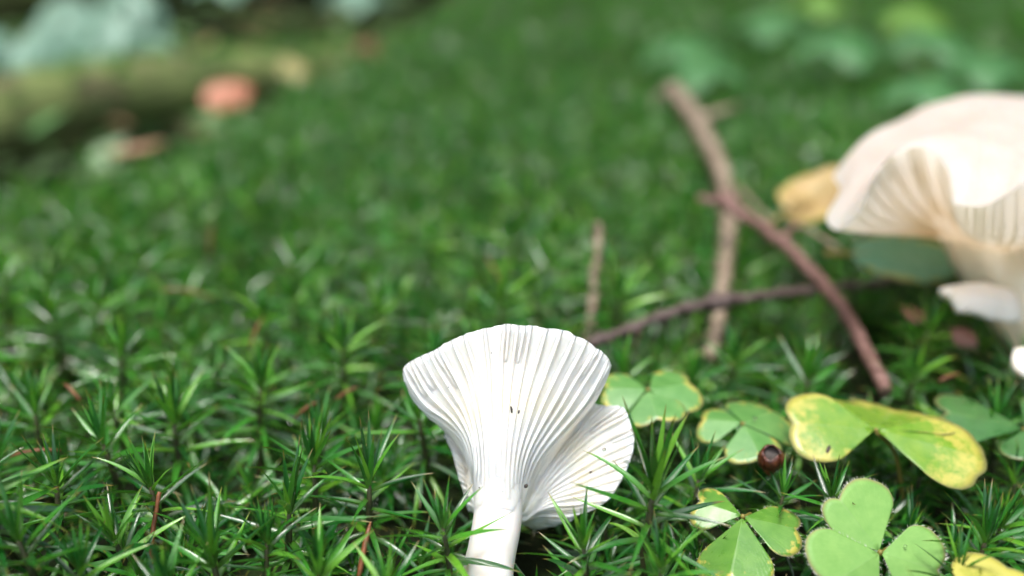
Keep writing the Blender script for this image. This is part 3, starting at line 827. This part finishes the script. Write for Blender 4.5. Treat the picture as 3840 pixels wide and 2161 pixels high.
def sorrel(node, leaflets, mat, label, foot, **kw):
    n0 = P(*node); e = thing('wood_sorrel_leaf', n0, label, 'leaf')
    for i, lf in enumerate(leaflets):
        tip, side = P(*lf[0]), P(*lf[1]); ex = dict(kw); ex.update(lf[2] if len(lf) > 2 else {})
        st = n0 + (tip - n0) / np.linalg.norm(tip - n0) * .0004
        leaflet(st, tip, side, ex.pop('mat', mat), e, seed=i * 3.1 + node[0] * .01, **ex)
    ft = G(foot[0], foot[1], -.03)
    path = crom([n0 + np.array([0, 0, -.0004]), n0 * .62 + ft * .38 + np.array([.002, .001, .003]), ft], 8)
    v, f = tube(path, np.linspace(.00045, .0006, len(path)), 7); part('petiole', v, f, MAT['petiole'], e)
    # pale joint where the leaflets meet
    j = [n0 + np.array([math.cos(a) * .0006 * s_, math.sin(a) * .0006 * s_, h]) for s_, h in ((.01, .0006), (.8, .0005), (1, 0), (.6, -.0006)) for a in np.arange(6) * math.pi / 3]
    part('leaf_joint', j, grid_faces(4, 6, True), MAT['petiole'], e)
    return e
# a: pale, in the front
sorrel((3300, 2072, .2125), [
    ((3118, 1838, .2175), (3560, 1990, .2155), dict(thm=58, neg=.55, pos=1.12)),
    ((3556, 2150, .2110), (3440, 1850, .2190), dict(thm=56)),
    ((3085, 2215, .2060), (3200, 2420, .2025), dict(thm=56)),
    ], OX_PALE, 'flat pale green three-part clover leaf with hairy edges beside the shiny three-part leaf', (3300, 2180), fold=.10, hairs=150)
# b
sorrel((2785, 1938, .2235), [
    ((2600, 1868, .2270), (2790, 1780, .2320), dict(thm=44)),
    ((3022, 1985, .2215), (2965, 1845, .2320), dict(thm=50, fold=.15)),
    ((2735, 2168, .2110), (2920, 2050, .2150), dict(thm=42, notch=.3)),
    ], OX_GREEN, 'shiny wet green three-part clover leaf below the round brown bud', (2785, 2060), fold=.28, droop=.06, hairs=50)
# c
sorrel((3285, 1614, .2450), [
    ((2945, 1578, .2445), (3100, 1440, .2530), dict(thm=52, fold=.05, notch=.6, pos=.76, neg=.76)),
    ((3688, 1708, .2400), (3560, 1500, .2530), dict(thm=42, fold=.10, notch=.0, pos=.85, neg=.85)),
    ((3365, 1508, .2660), (3060, 1515, .262), dict(thm=60, fold=-.02)),
    ], OX_YEL, 'clover leaf turning yellow at its edges with a dark fleck, held above the moss', (3400, 1990), droop=.05)
# d
sorrel((3840, 1610, .256), [
    ((3500, 1530, .262), (3700, 1420, .275), dict(thm=40)), ((4050, 1560, .26), (3900, 1430, .27), {}), ((3900, 1720, .245), (4050, 1680, .247), {}),
    ], OX_DULL, 'dull dark green clover leaf half hidden behind the yellowing one', (3840, 1750), fold=.08, droop=.04)
# e
sorrel((2785, 1590, .250), [
    ((2612, 1565, .254), (2740, 1440, .264), dict(thm=52)), ((2925, 1520, .262), (2760, 1440, .268), dict(thm=54)), ((2860, 1715, .240), (3000, 1600, .249), dict(thm=54, notch=.4)),
    ], OX_MINT, 'blurred green clover leaf low in the moss between bud and yellowing leaf', (2800, 1700), fold=.22, droop=.08)
# f
sorrel((2430, 1462, .256), [
    ((2245, 1450, .257), (2380, 1330, .268), dict(thm=58)), ((2615, 1425, .260), (2460, 1320, .270), dict(thm=58)), ((2470, 1585, .246), (2640, 1480, .252), dict(thm=60)),
    ], OX_MINT, 'pale mint green clover leaf with drops just behind the white gilled mushroom', (2440, 1560), fold=.18, droop=.06)
# g
sorrel((3700, 2290, .196), [
    ((3790, 2105, .204), (3900, 2200, .199), dict(thm=62)), ((3600, 2330, .192), (3660, 2200, .2), {}), ((3800, 2400, .188), (3900, 2300, .19), {}),
    ], OX_YEL2, 'yellow clover leaf behind the pale green front one with only its rounded edge showing', (3700, 2400), fold=.10)
# dark fleck on c
fl_ = crom([P(3098, 1704, .2405), P(3104, 1690, .2405), P(3112, 1672, .241)], 4)
v, f = tube(fl_, [.0002] + [.00042] * (len(fl_) - 2) + [.0002], 6)
o = obj('needle_fleck', mesh_of('needle_fleck', v, f, MAT['speck'])); tag(o, 'short dark fleck lying on the yellowing clover leaf', 'fleck')

# ------------------------------------------------------------------ other leaves
def broad_leaf(name, base, tip, side, w, mat, label, cat='leaf', group=None, fold=.15, droop=.1, wav=.02, petiole=True, curl=0.0, seed=0, w0=.35):
    """pointed oval leaf with midrib; base/tip/side are points"""
    base, tip, side = map(np.asarray, (base, tip, side))
    e1 = tip - base; L = np.linalg.norm(e1); e1 = e1 / L; e2 = side - base; e2 = e2 - e1 * (e2 @ e1); e2 /= np.linalg.norm(e2); e3 = np.cross(e1, e2)
    if e3[2] < 0: e3 = -e3
    e = thing(name, base, label, cat, group); NA, NB = 18, 11; v, sa, th = [], [], []
    for i in range(NA):
        u = i / (NA - 1); hw = w * math.sin(math.pi * (u ** (.5 + w0))) ** .75 if 0 < i < NA - 1 else w * .02
        for j in range(NB):
            b = -1 + 2 * j / (NB - 1); y = b * hw * (1 + .04 * math.sin(u * 40) * abs(b))
            h = -abs(b) * hw * fold - droop * L * u * u + wav * L * nz(u * 3 + seed, b * 1.5, seed) + curl * (b * hw) ** 2 / w
            v.append(base + e1 * u * L + e2 * y + e3 * h); sa.append(max(abs(b), u ** 6)); th.append(b)
    o = part('blade', v, grid_faces(NA, NB), mat, e, attrs={'s': sa, 'th': th})
    o.modifiers.new('thickness', 'SOLIDIFY').thickness = .0004
    mid = [base + e1 * u * L + e3 * (-droop * L * u * u + wav * L * nz(u * 3 + seed, 0, seed) - .0003) for u in np.linspace(-.18 if petiole else 0, .95, 12)]
    vv, ff = tube(mid, np.linspace(.0011, .0003, 12) * L / .05, 6); part('midrib', vv, ff, MAT['petiole'], e)
    return e
BL_MINT = mat_oxalis('broad_mint', ((.12, .36, .22), (.20, .46, .30)), .2, .45, .1)
BL_BROWN = mat_oxalis('broad_ochre', ((.42, .27, .12), (.55, .42, .18)), .15, .5)
BL_TAN = mat_simple('dead_leaf_tan', [(.3, (.30, .15, .08)), (.7, (.45, .30, .20))], 120, .6, .3, trans=.2)
BL_PINK = mat_simple('dead_leaf_pink', [(.3, (.38, .13, .06)), (.7, (.56, .27, .19))], 60, .38, .3, trans=.15)
BL_RUST = mat_simple('dead_leaf_rust', [(.3, (.10, .04, .025)), (.7, (.24, .11, .075))], 120, .5, .3, trans=.15)
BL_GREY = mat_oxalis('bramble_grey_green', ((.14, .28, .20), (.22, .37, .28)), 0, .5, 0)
BL_DARK = mat_oxalis('far_leaf_green', ((.04, .16, .045), (.075, .21, .07)), 0, .4, .1)
broad_leaf('broad_leaf', P(3185, 950, .340), P(3680, 985, .340), P(3230, 780, .352), .0105, BL_MINT, 'blue green leaf with a yellow edge behind the stem of the large mushroom', fold=.05, droop=.02)
broad_leaf('fallen_leaf', P(2935, 800, .385), P(3175, 640, .405), P(2960, 640, .40), .0115, BL_BROWN, 'ochre yellow fallen leaf propped behind the left rim of the large mushroom', fold=.4, droop=-.05, wav=.12)
broad_leaf('fallen_leaf', P(3390, 1150, .316), P(3520, 1200, .308), P(3420, 1100, .325), .0042, BL_RUST, 'rusty brown crumpled leaf bit under the ragged white cap piece', fold=.4, droop=.1)
broad_leaf('fallen_leaf', P(3570, 1235, .302), P(3660, 1285, .296), P(3640, 1220, .30), .003, BL_RUST, 'reddish shrivelled leaf bit below the ragged white cap piece', fold=.4, droop=.2)

# ------------------------------------------------------------------ bud
bc = P(2890, 1718, .2365); bud = thing('seed_bud', bc, 'round glossy brown bud with a split open top standing beside the clover leaves', 'bud')
br = .0031; ax = np.array([-.12, -.45, .88]); ax /= np.linalg.norm(ax); b1 = np.cross(ax, [0, 1, 0]); b1 /= np.linalg.norm(b1); b2 = np.cross(ax, b1)
v = []
for i in range(12):
    th = math.pi * (.22 + .78 * i / 11)
    for j in range(20):
        a = 2 * math.pi * j / 20; rr = br * math.sin(th) * (1 + .05 * math.cos(4 * a)); h = br * 1.05 * math.cos(th)
        if i == 0: h += .0005 * math.cos(3 * a)
        v.append(bc + b1 * rr * math.cos(a) + b2 * rr * math.sin(a) + ax * h)
o = part('shell', v, grid_faces(12, 20, True, flip=True), MAT['bud'], bud); m_ = o.modifiers.new('thickness', 'SOLIDIFY'); m_.thickness = .0003
v = [bc + b1 * math.cos(a) * br * .8 * k + b2 * math.sin(a) * br * .8 * k + ax * (.1 * br + .25 * br * k) for k in (.05, .5, 1) for a in np.arange(14) * math.pi / 7]
part('hollow', v, grid_faces(3, 14, True), MAT['speck'], bud)
for a0, w_, hh in ((2.6, .55, 1.0), (.4, .45, .9), (4.7, .5, .75)):       # bud scales
    v = []
    for i in range(7):
        k = i / 6; th = math.pi * (.85 - .68 * k * hh)
        for j in range(5):
            a = a0 + (j - 2) / 2 * w_ * math.sin(math.pi * (.25 + .75 * k)) ** .7
            v.append(bc + b1 * math.cos(a) * br * 1.07 * math.sin(th) + b2 * math.sin(a) * br * 1.07 * math.sin(th) + ax * br * 1.12 * math.cos(th))
    o = part('bud_scale', v, grid_faces(7, 5), MAT['bud'], bud); o.modifiers.new('thickness', 'SOLIDIFY').thickness = .0002
fp = bc - ax * br; v, f = tube(crom([fp + ax * .0006, fp - ax * .002, fp - ax * .0022, fp - ax * .003 + np.array([.0006, .0006, -.001])], 5), np.linspace(.0016, .0007, 16), 8, lambda i, a: .2 * math.sin(3 * a + i))
part('stalk', v, f, MAT['rust'], bud)

# ------------------------------------------------------------------ twigs
def twig(keys, r0, r1, mat, label, knobby=.25, sides=14, branches=(), knots=()):
    """keys: (px, py, depth) ; branches: (keys, r0, r1)"""
    path = crom([P(*k) for k in keys], 14); n = len(path)
    path = resample(path, max(40, int(np.linalg.norm(np.diff(path, axis=0), axis=1).sum() / .0006))); n = len(path)
    rad = np.linspace(r0, r1, n)
    for kp, ks, kw_ in knots: rad *= 1 + ks * np.exp(-((np.linspace(0, 1, n) - kp) / kw_) ** 2)
    for i in range(n): path[i] += .0007 * np.array([nz(i * .06, 1.2, r0 * 999), 0, nz(i * .06, 7.2, r0 * 999)])
    def disp(i, a): return knobby * (max(0, math.sin(a * 3 + i * .9) * math.sin(i * .55 + a)) ** 2 * 1.6 - .2) + .12 * nz(math.cos(a) * 2, math.sin(a) * 2, i * .25)
    base = path[0] if path[0][2] < path[-1][2] else path[-1]
    e = thing('twig', base, label, 'twig')
    v, f = tube(path, rad, sides, disp); part('bark', v, f, mat, e)
    for bk, b0, b1_ in branches:
        bp = crom([P(*k) for k in bk], 10); v, f = tube(bp, np.linspace(b0, b1_, len(bp)), 10, disp); part('side_shoot', v, f, mat, e)
    return e
twig([(2700, 735, .392), (2735, 765, .388), (2800, 815, .380), (2950, 925, .360), (3095, 1075, .338), (3215, 1255, .308), (3290, 1400, .290), (3325, 1475, .282)], .0023, .0020, MAT['twig_red'],
     'smooth reddish brown twig slanting down over the dark twig', .16, branches=[([(2730, 765, .389), (2680, 755, .392), (2620, 745, .396)], .0020, .0016), ([(2930, 905, .362), (2965, 860, .368), (3000, 840, .374)], .0015, .001)], knots=[(.05, .35, .05)])
twig([(2510, 330, .560), (2560, 395, .545), (2630, 500, .515), (2690, 620, .480), (2722, 730, .450), (2728, 850, .420), (2722, 950, .395), (2700, 1100, .360), (2690, 1200, .342), (2655, 1345, .318)], .0038, .0016, MAT['twig_tan'],
     'knobbly greyish tan twig standing upright with a forked top', .7,
     branches=[([(2600, 455, .53), (2680, 425, .53), (2770, 395, .53)], .0022, .0012), ([(2540, 350, .555), (2490, 345, .56), (2455, 370, .565), (2450, 415, .565)], .0013, .0006)])
twig([(2190, 1300, .300), (2300, 1255, .303), (2450, 1195, .308), (2600, 1148, .316), (2800, 1115, .328), (3050, 1085, .345), (3300, 1060, .357), (3650, 1025, .368)], .0015, .0014, MAT['twig_dark'],
     'thin dark twig running from the gilled mushroom to the stem of the large one', .65, knots=[(.31, .7, .022)], branches=[([(2640, 1140, .318), (2660, 1130, .320)], .0014, .0008)])
twig([(2247, 835, .352), (2245, 900, .350), (2235, 1010, .345), (2215, 1180, .338), (2205, 1300, .335)], .0015, .0014, MAT['twig_tan'], 'short thin knobbly twig poking upright out of the moss', .5)
twig([(595, 1850, .2225), (590, 1870, .2222), (575, 1960, .2215), (560, 2090, .2195), (556, 2160, .218)], .00048, .0006, MAT['rust'], 'thin reddish brown stalk standing by the large wet moss star', .1, 8)
twig([(2760, 700, .45), (2860, 800, .43), (2900, 850, .42)], .0010, .0008, MAT['twig_tan'], 'faint grey twig bit lying behind the reddish twig', .4)
twig([(3000, 850, .372), (3080, 890, .362), (3180, 960, .35)], .0008, .0006, MAT['twig_tan'], 'thin tan twig bit between the reddish twig and the blue green leaf', .4)

# dead needles and bits between the shoots
def needle(px, py, dep, ln, ang, elev, label, w=.0009, mat='rust'):
    c = P(px, py, dep); d = CR * math.cos(ang) * math.cos(elev) + CU * math.sin(ang) * math.cos(elev) + CF * math.sin(elev)
    path = np.array([c + d * ln * (k - .5) + np.array([0, 0, -.08 * ln * (k - .5) ** 2 * 4]) for k in np.linspace(0, 1, 9)])
    v, f = tube(path, [w * q for q in (.35, .8, 1, 1, 1, 1, .9, .7, .25)], 6, lambda i, a: -.55 * abs(math.sin(a)))
    o = obj('dead_needle', mesh_of('dead_needle', v - c, f, MAT[mat])); o.location = tuple(c); tag(o, label, 'needle', 'dead needles in the moss')
    return o
NL = 'rust brown dead needle caught between the moss shoots'
needle(1365, 2060, .2135, .0135, R(80), .3, 'orange brown dead leaf strip upright in the moss by the frond of wet stars', .0013)
for q in ((1150, 1530, .262, .008, .6, .1), (960, 1240, .30, .010, 1.2, .2), (130, 1690, .245, .012, .1, .2), (790, 890, .38, .014, 1.5, .1),
          (1300, 1470, .27, .007, .5, .2), (270, 1465, .262, .007, 2.4, .2), (1850, 1010, .345, .012, 2.0, .2), (3560, 1410, .278, .007, .3, .2), (2400, 1250, .31, .01, 1.1, .2), (700, 1090, .33, .018, -.15, .1)):
    needle(*q, NL)

# ------------------------------------------------------------------ behind: hollow, fallen log, big blurred leaves
def T(x, y, dz=0.0): return np.array([x, y, top_z(x, y) - .031 + dz])
MAT['log'] = None
k = M('mossy_log'); g_ = k.n('ShaderNodeNewGeometry').outputs['Position']
c = k.ramp(k.noise(14, 6, .65, g_), [(.30, (.05, .035, .02)), (.40, (.11, .085, .045)), (.48, (.12, .16, .045)), (.72, (.23, .28, .08))])
k.set(Base_Color=c, Roughness=.85); k.bump(k.noise(120, 6, .7, g_), .9, .004); MAT['log'] = k.m
def log(a, b, r, label, seed=0):
    a, b = np.asarray(a), np.asarray(b); n = 44
    path = np.array([a + (b - a) * t + np.array([.02 * math.sin(3 * t + seed), .02 * math.sin(4 * t + 1), .008 * math.sin(5 * t + seed)]) for t in np.linspace(0, 1, n)])
    e = thing('fallen_log', (a + b) / 2 - np.array([0, 0, r]), label, 'log')
    v, f = tube(path, np.full(n, r) * np.linspace(1.1, .9, n), 30, lambda i, an: .10 * nz(math.cos(an) * 2.2, math.sin(an) * 2.2, i * .14 + seed) + .05 * nz(math.cos(an) * 7, math.sin(an) * 7, i * .5))
    part('trunk', v, f, MAT['log'], e)
    # moss tufts on its back
    tv, tf, tu, tt = [], [], [], []; o_ = 0; r_ = random.Random(seed)
    for q in range(260):
        t = r_.random(); an = r_.gauss(0, .65); p = path[int(t * (n - 1))]; ax_ = (b - a) / np.linalg.norm(b - a); sd_ = np.cross(ax_, [0, 0, 1]); sd_ /= np.linalg.norm(sd_)
        nrm = sd_ * math.sin(an) + np.array([0, 0, 1]) * math.cos(an)
        vv, ff, uu, t_ = PROTO_LO[q % 8]; m = np.array(shoot_matrix(p + nrm * (r + .003), r_.uniform(.5, .8), r_.uniform(0, 6), an * .8, math.atan2(sd_[1], sd_[0])))
        tv.append(vv @ m[:3, :3].T + m[:3, 3]); tf.append(ff + o_); tu.append(uu); tt.append((t_ + .3 * r_.random() + .5) % 1); o_ += len(vv)
    mv = np.vstack(tv) - np.array(e.location)
    mo = obj('moss_tufts', big_mesh('moss_tufts', mv, np.vstack(tf), MAT['moss'], {'u': np.concatenate(tu), 'tint': np.concatenate(tt)}), e); mo['kind'] = 'stuff'
log(P(-420, 545, .74), P(1330, 205, 1.30), .031, 'mossy brown fallen log lying in the hollow beyond the moss bank')
log(T(-1.2, 1.75, .05), T(.10, 2.55, .06), .075, 'second mossy log further off, behind the grey green bramble leaves', 4)
c = G(880, 372, .0)
def on(px, py, z): return G(px, py, z)
# pink-red dead leaf on the rim of the bank
q0 = P(770, 400, .80); broad_leaf('fallen_leaf', q0, P(945, 300, .83), P(800, 260, .82), .0155, BL_PINK, 'pinkish red curled dead leaf on the rim of the moss bank before the log', fold=.25, droop=.15, petiole=False)
broad_leaf('fallen_leaf', P(400, 580, .62), P(620, 520, .66), P(440, 510, .66), .008, BL_TAN, 'pale tan dead leaf lying flat on the edge of the moss bank', fold=.1, droop=.05, petiole=False)
broad_leaf('fallen_leaf', P(1340, 190, 1.2), P(1460, 150, 1.24), P(1360, 110, 1.24), .020, BL_RUST, 'small reddish dead leaf far back where the moss meets the hollow', fold=.2, petiole=False)
broad_leaf('fallen_leaf', P(1180, 560, .70), P(1250, 600, .68), P(1240, 540, .70), .007, BL_RUST, 'brown dead leaf sunk in the moss below the pinkish leaf', fold=.3, petiole=False)
# bramble-like compound leaves, grey-green with sky glare
def bramble(node, size, yaw, tilt, mat, label, n=3, group=None):
    node = np.asarray(node); e = thing('bramble_leaf', node, label, 'leaf', group)
    for i in range(n):
        a = yaw + (i - (n - 1) / 2) * 1.15; L = size * (1.0 if i == (n - 1) / 2 else .82)
        d = np.array([math.cos(a) * math.cos(tilt), math.sin(a) * math.cos(tilt), math.sin(tilt)]); sd_ = np.cross(d, [0, 0, 1]); sd_ /= np.linalg.norm(sd_); up = np.cross(sd_, d)
        v, sa, th = [], [], []
        for p_ in range(16):
            u = p_ / 15; hw = L * .36 * math.sin(math.pi * u ** .7) ** .8 if 0 < p_ < 15 else L * .01
            for q in range(9):
                b = -1 + q / 4; jag = 1 + .07 * math.sin(u * 60) * abs(b)
                v.append(node + d * (u * L + .004) + sd_ * b * hw * jag + up * (-abs(b) * hw * .2 - .22 * L * u * u + .03 * L * nz(u * 4, b * 2, i + size * 90))); sa.append(abs(b) * .9); th.append(b)
        o = part('leaflet', v, grid_faces(16, 9), mat, e, attrs={'s': sa, 'th': th}); o.modifiers.new('thickness', 'SOLIDIFY').thickness = .0005
    ft = np.array([node[0] + .01, node[1] + .02, top_z(node[0], node[1]) - .035])
    vv, ff = tube(crom([node, node * .5 + ft * .5 + np.array([.01, 0, .01]), ft], 8), np.linspace(.0012, .0016, 17), 6); part('petiole', vv, ff, MAT['petiole'], e)
    return e
BL = 'grey green bramble leaf glaring with sky light in the far hollow'
bg = 'bramble leaves beyond the hollow'
for bx_, by_, bd_, bs_, bw_, bt_ in ((400, 40, .98, .085, 262, -40), (110, 120, .92, .080, 235, -42), (250, -20, 1.12, .085, 280, -35), (560, 120, 1.05, .06, 310, -30), (-60, 90, 1.0, .07, 250, -40),
                                     (480, -70, 1.25, .10, 270, -40), (820, -120, 1.35, .07, 300, -20), (1330, -70, 1.6, .08, 280, -20), (180, 60, 1.0, .08, 290, -45)):
    bramble(P(bx_, by_, bd_), bs_, R(bw_), R(bt_), BL_GREY, BL, group=bg)
BD = 'mid green bramble leaf with a dull sheen on the far moss slope'
bd = 'bramble leaves on the far moss slope'
bramble(hit(2560, 130, .03), .058, R(285), R(-14), BL_DARK, BD, group=bd)
bramble(hit(2640, 210, .03), .045, R(250), R(-14), BL_DARK, BD, group=bd)
bramble(hit(2900, 40, .03), .06, R(250), R(-14), BL_DARK, BD, group=bd)
bramble(hit(3150, 110, .03), .06, R(270), R(-14), BL_DARK, BD, group=bd)
bramble(hit(3480, 100, .03), .055, R(280), R(-14), BL_DARK, BD, group=bd)
bramble(hit(3480, 280, .03), .045, R(265), R(-14), BL_DARK, BD, group=bd)
bramble(hit(3700, 190, .03), .05, R(250), R(-14), BL_DARK, BD, group=bd)
BL_LIME = mat_oxalis('lime_leaf', ((.09, .23, .03), (.15, .30, .04)), 0, .5, 0)
for bx_, by_, bs_, bw_ in ((3080, -30, .05, 260), (3420, 15, .06, 290)):
    bramble(hit(bx_, by_, .03), bs_, R(bw_), R(-20), BL_LIME, 'lime green bramble leaf at the top of the far moss slope', group='lime green leaves up the slope')
# far ground cover: one mass of leaves past the bank
V, F, S_, H_ = [], [], [], []; o_ = 0; r_ = random.Random(11)
for q in range(2600):
    y = .8 + 4.5 * r_.random() ** 1.6; x = r_.uniform(-.75 * y - .2, .75 * y + .2)
    e_ = edge_dist(x, y)
    if e_ < .06 and y < 2.2: continue
    z = top_z(x, y) - .02 + r_.random() ** 2 * .06; L = r_.uniform(.018, .05); a = r_.uniform(0, 6.28); ti = r_.uniform(-.3, .7)
    d = np.array([math.cos(a) * math.cos(ti), math.sin(a) * math.cos(ti), math.sin(ti)]); sd_ = np.array([-math.sin(a), math.cos(a), r_.uniform(-.3, .3)]); up = np.cross(d, sd_)
    for p_ in range(6):
        u = p_ / 5; hw = L * .32 * math.sin(math.pi * min(.98, max(.02, u)) ** .7)
        for b in (-1, 0, 1):
            V.append(np.array([x, y, z]) + d * u * L + sd_ * b * hw + up * (-abs(b) * hw * .25 - .15 * L * u * u)); S_.append(r_.random() * .0 + q * .618 % 1); H_.append(b)
    F += [[o_ + i for i in qd] for qd in grid_faces(6, 3)]; o_ += 18
k = M('ground_cover'); c = k.ramp(k.attr('tint'), [(0, (.08, .19, .06)), (.4, (.15, .29, .09)), (.6, (.24, .34, .20)), (.74, (.30, .30, .10)), (.88, (.32, .21, .12)), (1, (.20, .11, .07))])
k.set(Base_Color=c, Roughness=.4); k.translucent(c, .2)
gc = obj('ground_cover', big_mesh('ground_cover', np.array(V), np.array(F), k.m, {'tint': np.array(S_)})); tag(gc, 'blurred mix of low green leaves and leaf litter beyond the moss bank', 'ground cover', kind='stuff')

# ------------------------------------------------------------------ unseen spruces, added to block the bright low sky that veiled the moss
MAT['added_spruce_bark'] = mat_simple('added_spruce_bark', [(.3, (.05, .035, .026)), (.7, (.13, .095, .07))], 9, .85, .6, .02)
MAT['spruce'] = mat_simple('added_spruce_needles', [(.3, (.012, .035, .012)), (.7, (.03, .075, .022))], 3, .6, 0)
def added_spruce_meshes(seed, H=8.5):
    r = random.Random(seed); n = 24
    path = np.array([(.04 * math.sin(i * .5), .04 * math.cos(i * .4), -.4 + (H + .4) * i / n) for i in range(n + 1)])
    tv, tf = tube(path, np.linspace(.17, .012, n + 1), 12, lambda i, a: .12 * nz(math.cos(a) * 2, math.sin(a) * 2, i * .8))
    V, F = [], []
    for w in range(46):
        k = w / 45; z = .5 + (H - .55) * k; L = (1.95 * (1 - k) ** .8 + .12) * r.uniform(.85, 1.1)
        for b in range(max(5, int(13 * (1 - k) + 4))):
            a = r.uniform(0, 6.28); l = L * r.uniform(.7, 1.1); dr = r.uniform(.18, .5) * (1 - k * .9); seg = 7
            d = np.array([math.cos(a), math.sin(a), 0]); sd_ = np.array([-math.sin(a), math.cos(a), 0])
            for q in range(seg):                       # twig sprays left and right of each bough
                u = (q + .6) / seg; c = np.array([0, 0, z + r.uniform(-.05, .05)]) + d * l * u + np.array([0, 0, -dr * l * u * u + .08 * l * u])
                for sg in (-1, 1):
                    sl = l * .34 * (1 - .55 * u) * r.uniform(.7, 1.2); w_ = sl * .34
                    t = sd_ * sg * .85 + d * .5 + np.array([0, 0, -.22 + r.uniform(-.15, .1)])
                    e = np.cross(t, [0, 0, 1]); o = len(V)
                    V += [c - e * w_, c + t * sl * .55 - e * w_ * 1.2, c + t * sl * 1.25, c + t * sl * .55 + e * w_ * 1.2, c + e * w_]
                    F += [(o, o + 1, o + 2, o + 3), (o, o + 3, o + 4, o + 4)]
    return mesh_of('trunk', tv, tf, MAT['added_spruce_bark']), mesh_of('crown', V, [tuple(dict.fromkeys(q)) for q in F], MAT['spruce'], False)
SPR = [added_spruce_meshes(1), added_spruce_meshes(2, 7.4)]
r_ = random.Random(21)
for i, a in enumerate(np.linspace(-98, 98, 15)):
    a = R(a + r_.uniform(-4, 4)); dist = (4.6 if i % 2 else 6.3) + r_.uniform(-.4, .4)
    x, y = math.sin(a) * dist, math.cos(a) * dist
    e = thing('added_spruce', (x, y, top_z(x, y) - .03), 'unseen dark spruce with drooping boughs, added to block low sky light', 'tree', 'unseen spruces added to block low sky')
    e.rotation_euler.z = r_.uniform(0, 6.28); sc = r_.uniform(.85, 1.1); e.scale = (sc, sc, sc)
    t_, c_ = SPR[i % 2]; obj('trunk', t_, e); obj('crown', c_, e)

# ------------------------------------------------------------------ water drops
kd = M('water_drop'); kd.set(Base_Color=(1.0, 1.0, 1.0), Roughness=.02, Transmission_Weight=1.0, IOR=1.33); MAT['water'] = kd.m
dv = [(math.sin(th) * math.cos(a), math.sin(th) * math.sin(a), .75 * math.cos(th)) for th in np.linspace(.02, math.pi - .02, 9) for a in np.arange(12) * math.pi / 6]
DROP_ME = mesh_of('water_drop', dv, grid_faces(9, 12, True), MAT['water'])
def drop(px, py, d, r, label, group):
    o = obj('water_drop', DROP_ME); o.location = tuple(P(px, py, d)); o.scale = (r, r, r); tag(o, label, 'drop', group)
for px_, py_, d_, r_ in ((2462, 1412, .2655, .0008), (2520, 1440, .2615, .0007), (2450, 1490, .2545, .0006), (2265, 1686, .2095, .0005), (2830, 1570, .2515, .0006), (3395, 2048, .2128, .0004)):
    drop(px_, py_, d_, r_, 'clear round water drop sitting on a clover leaf or moss blade', 'water drops')
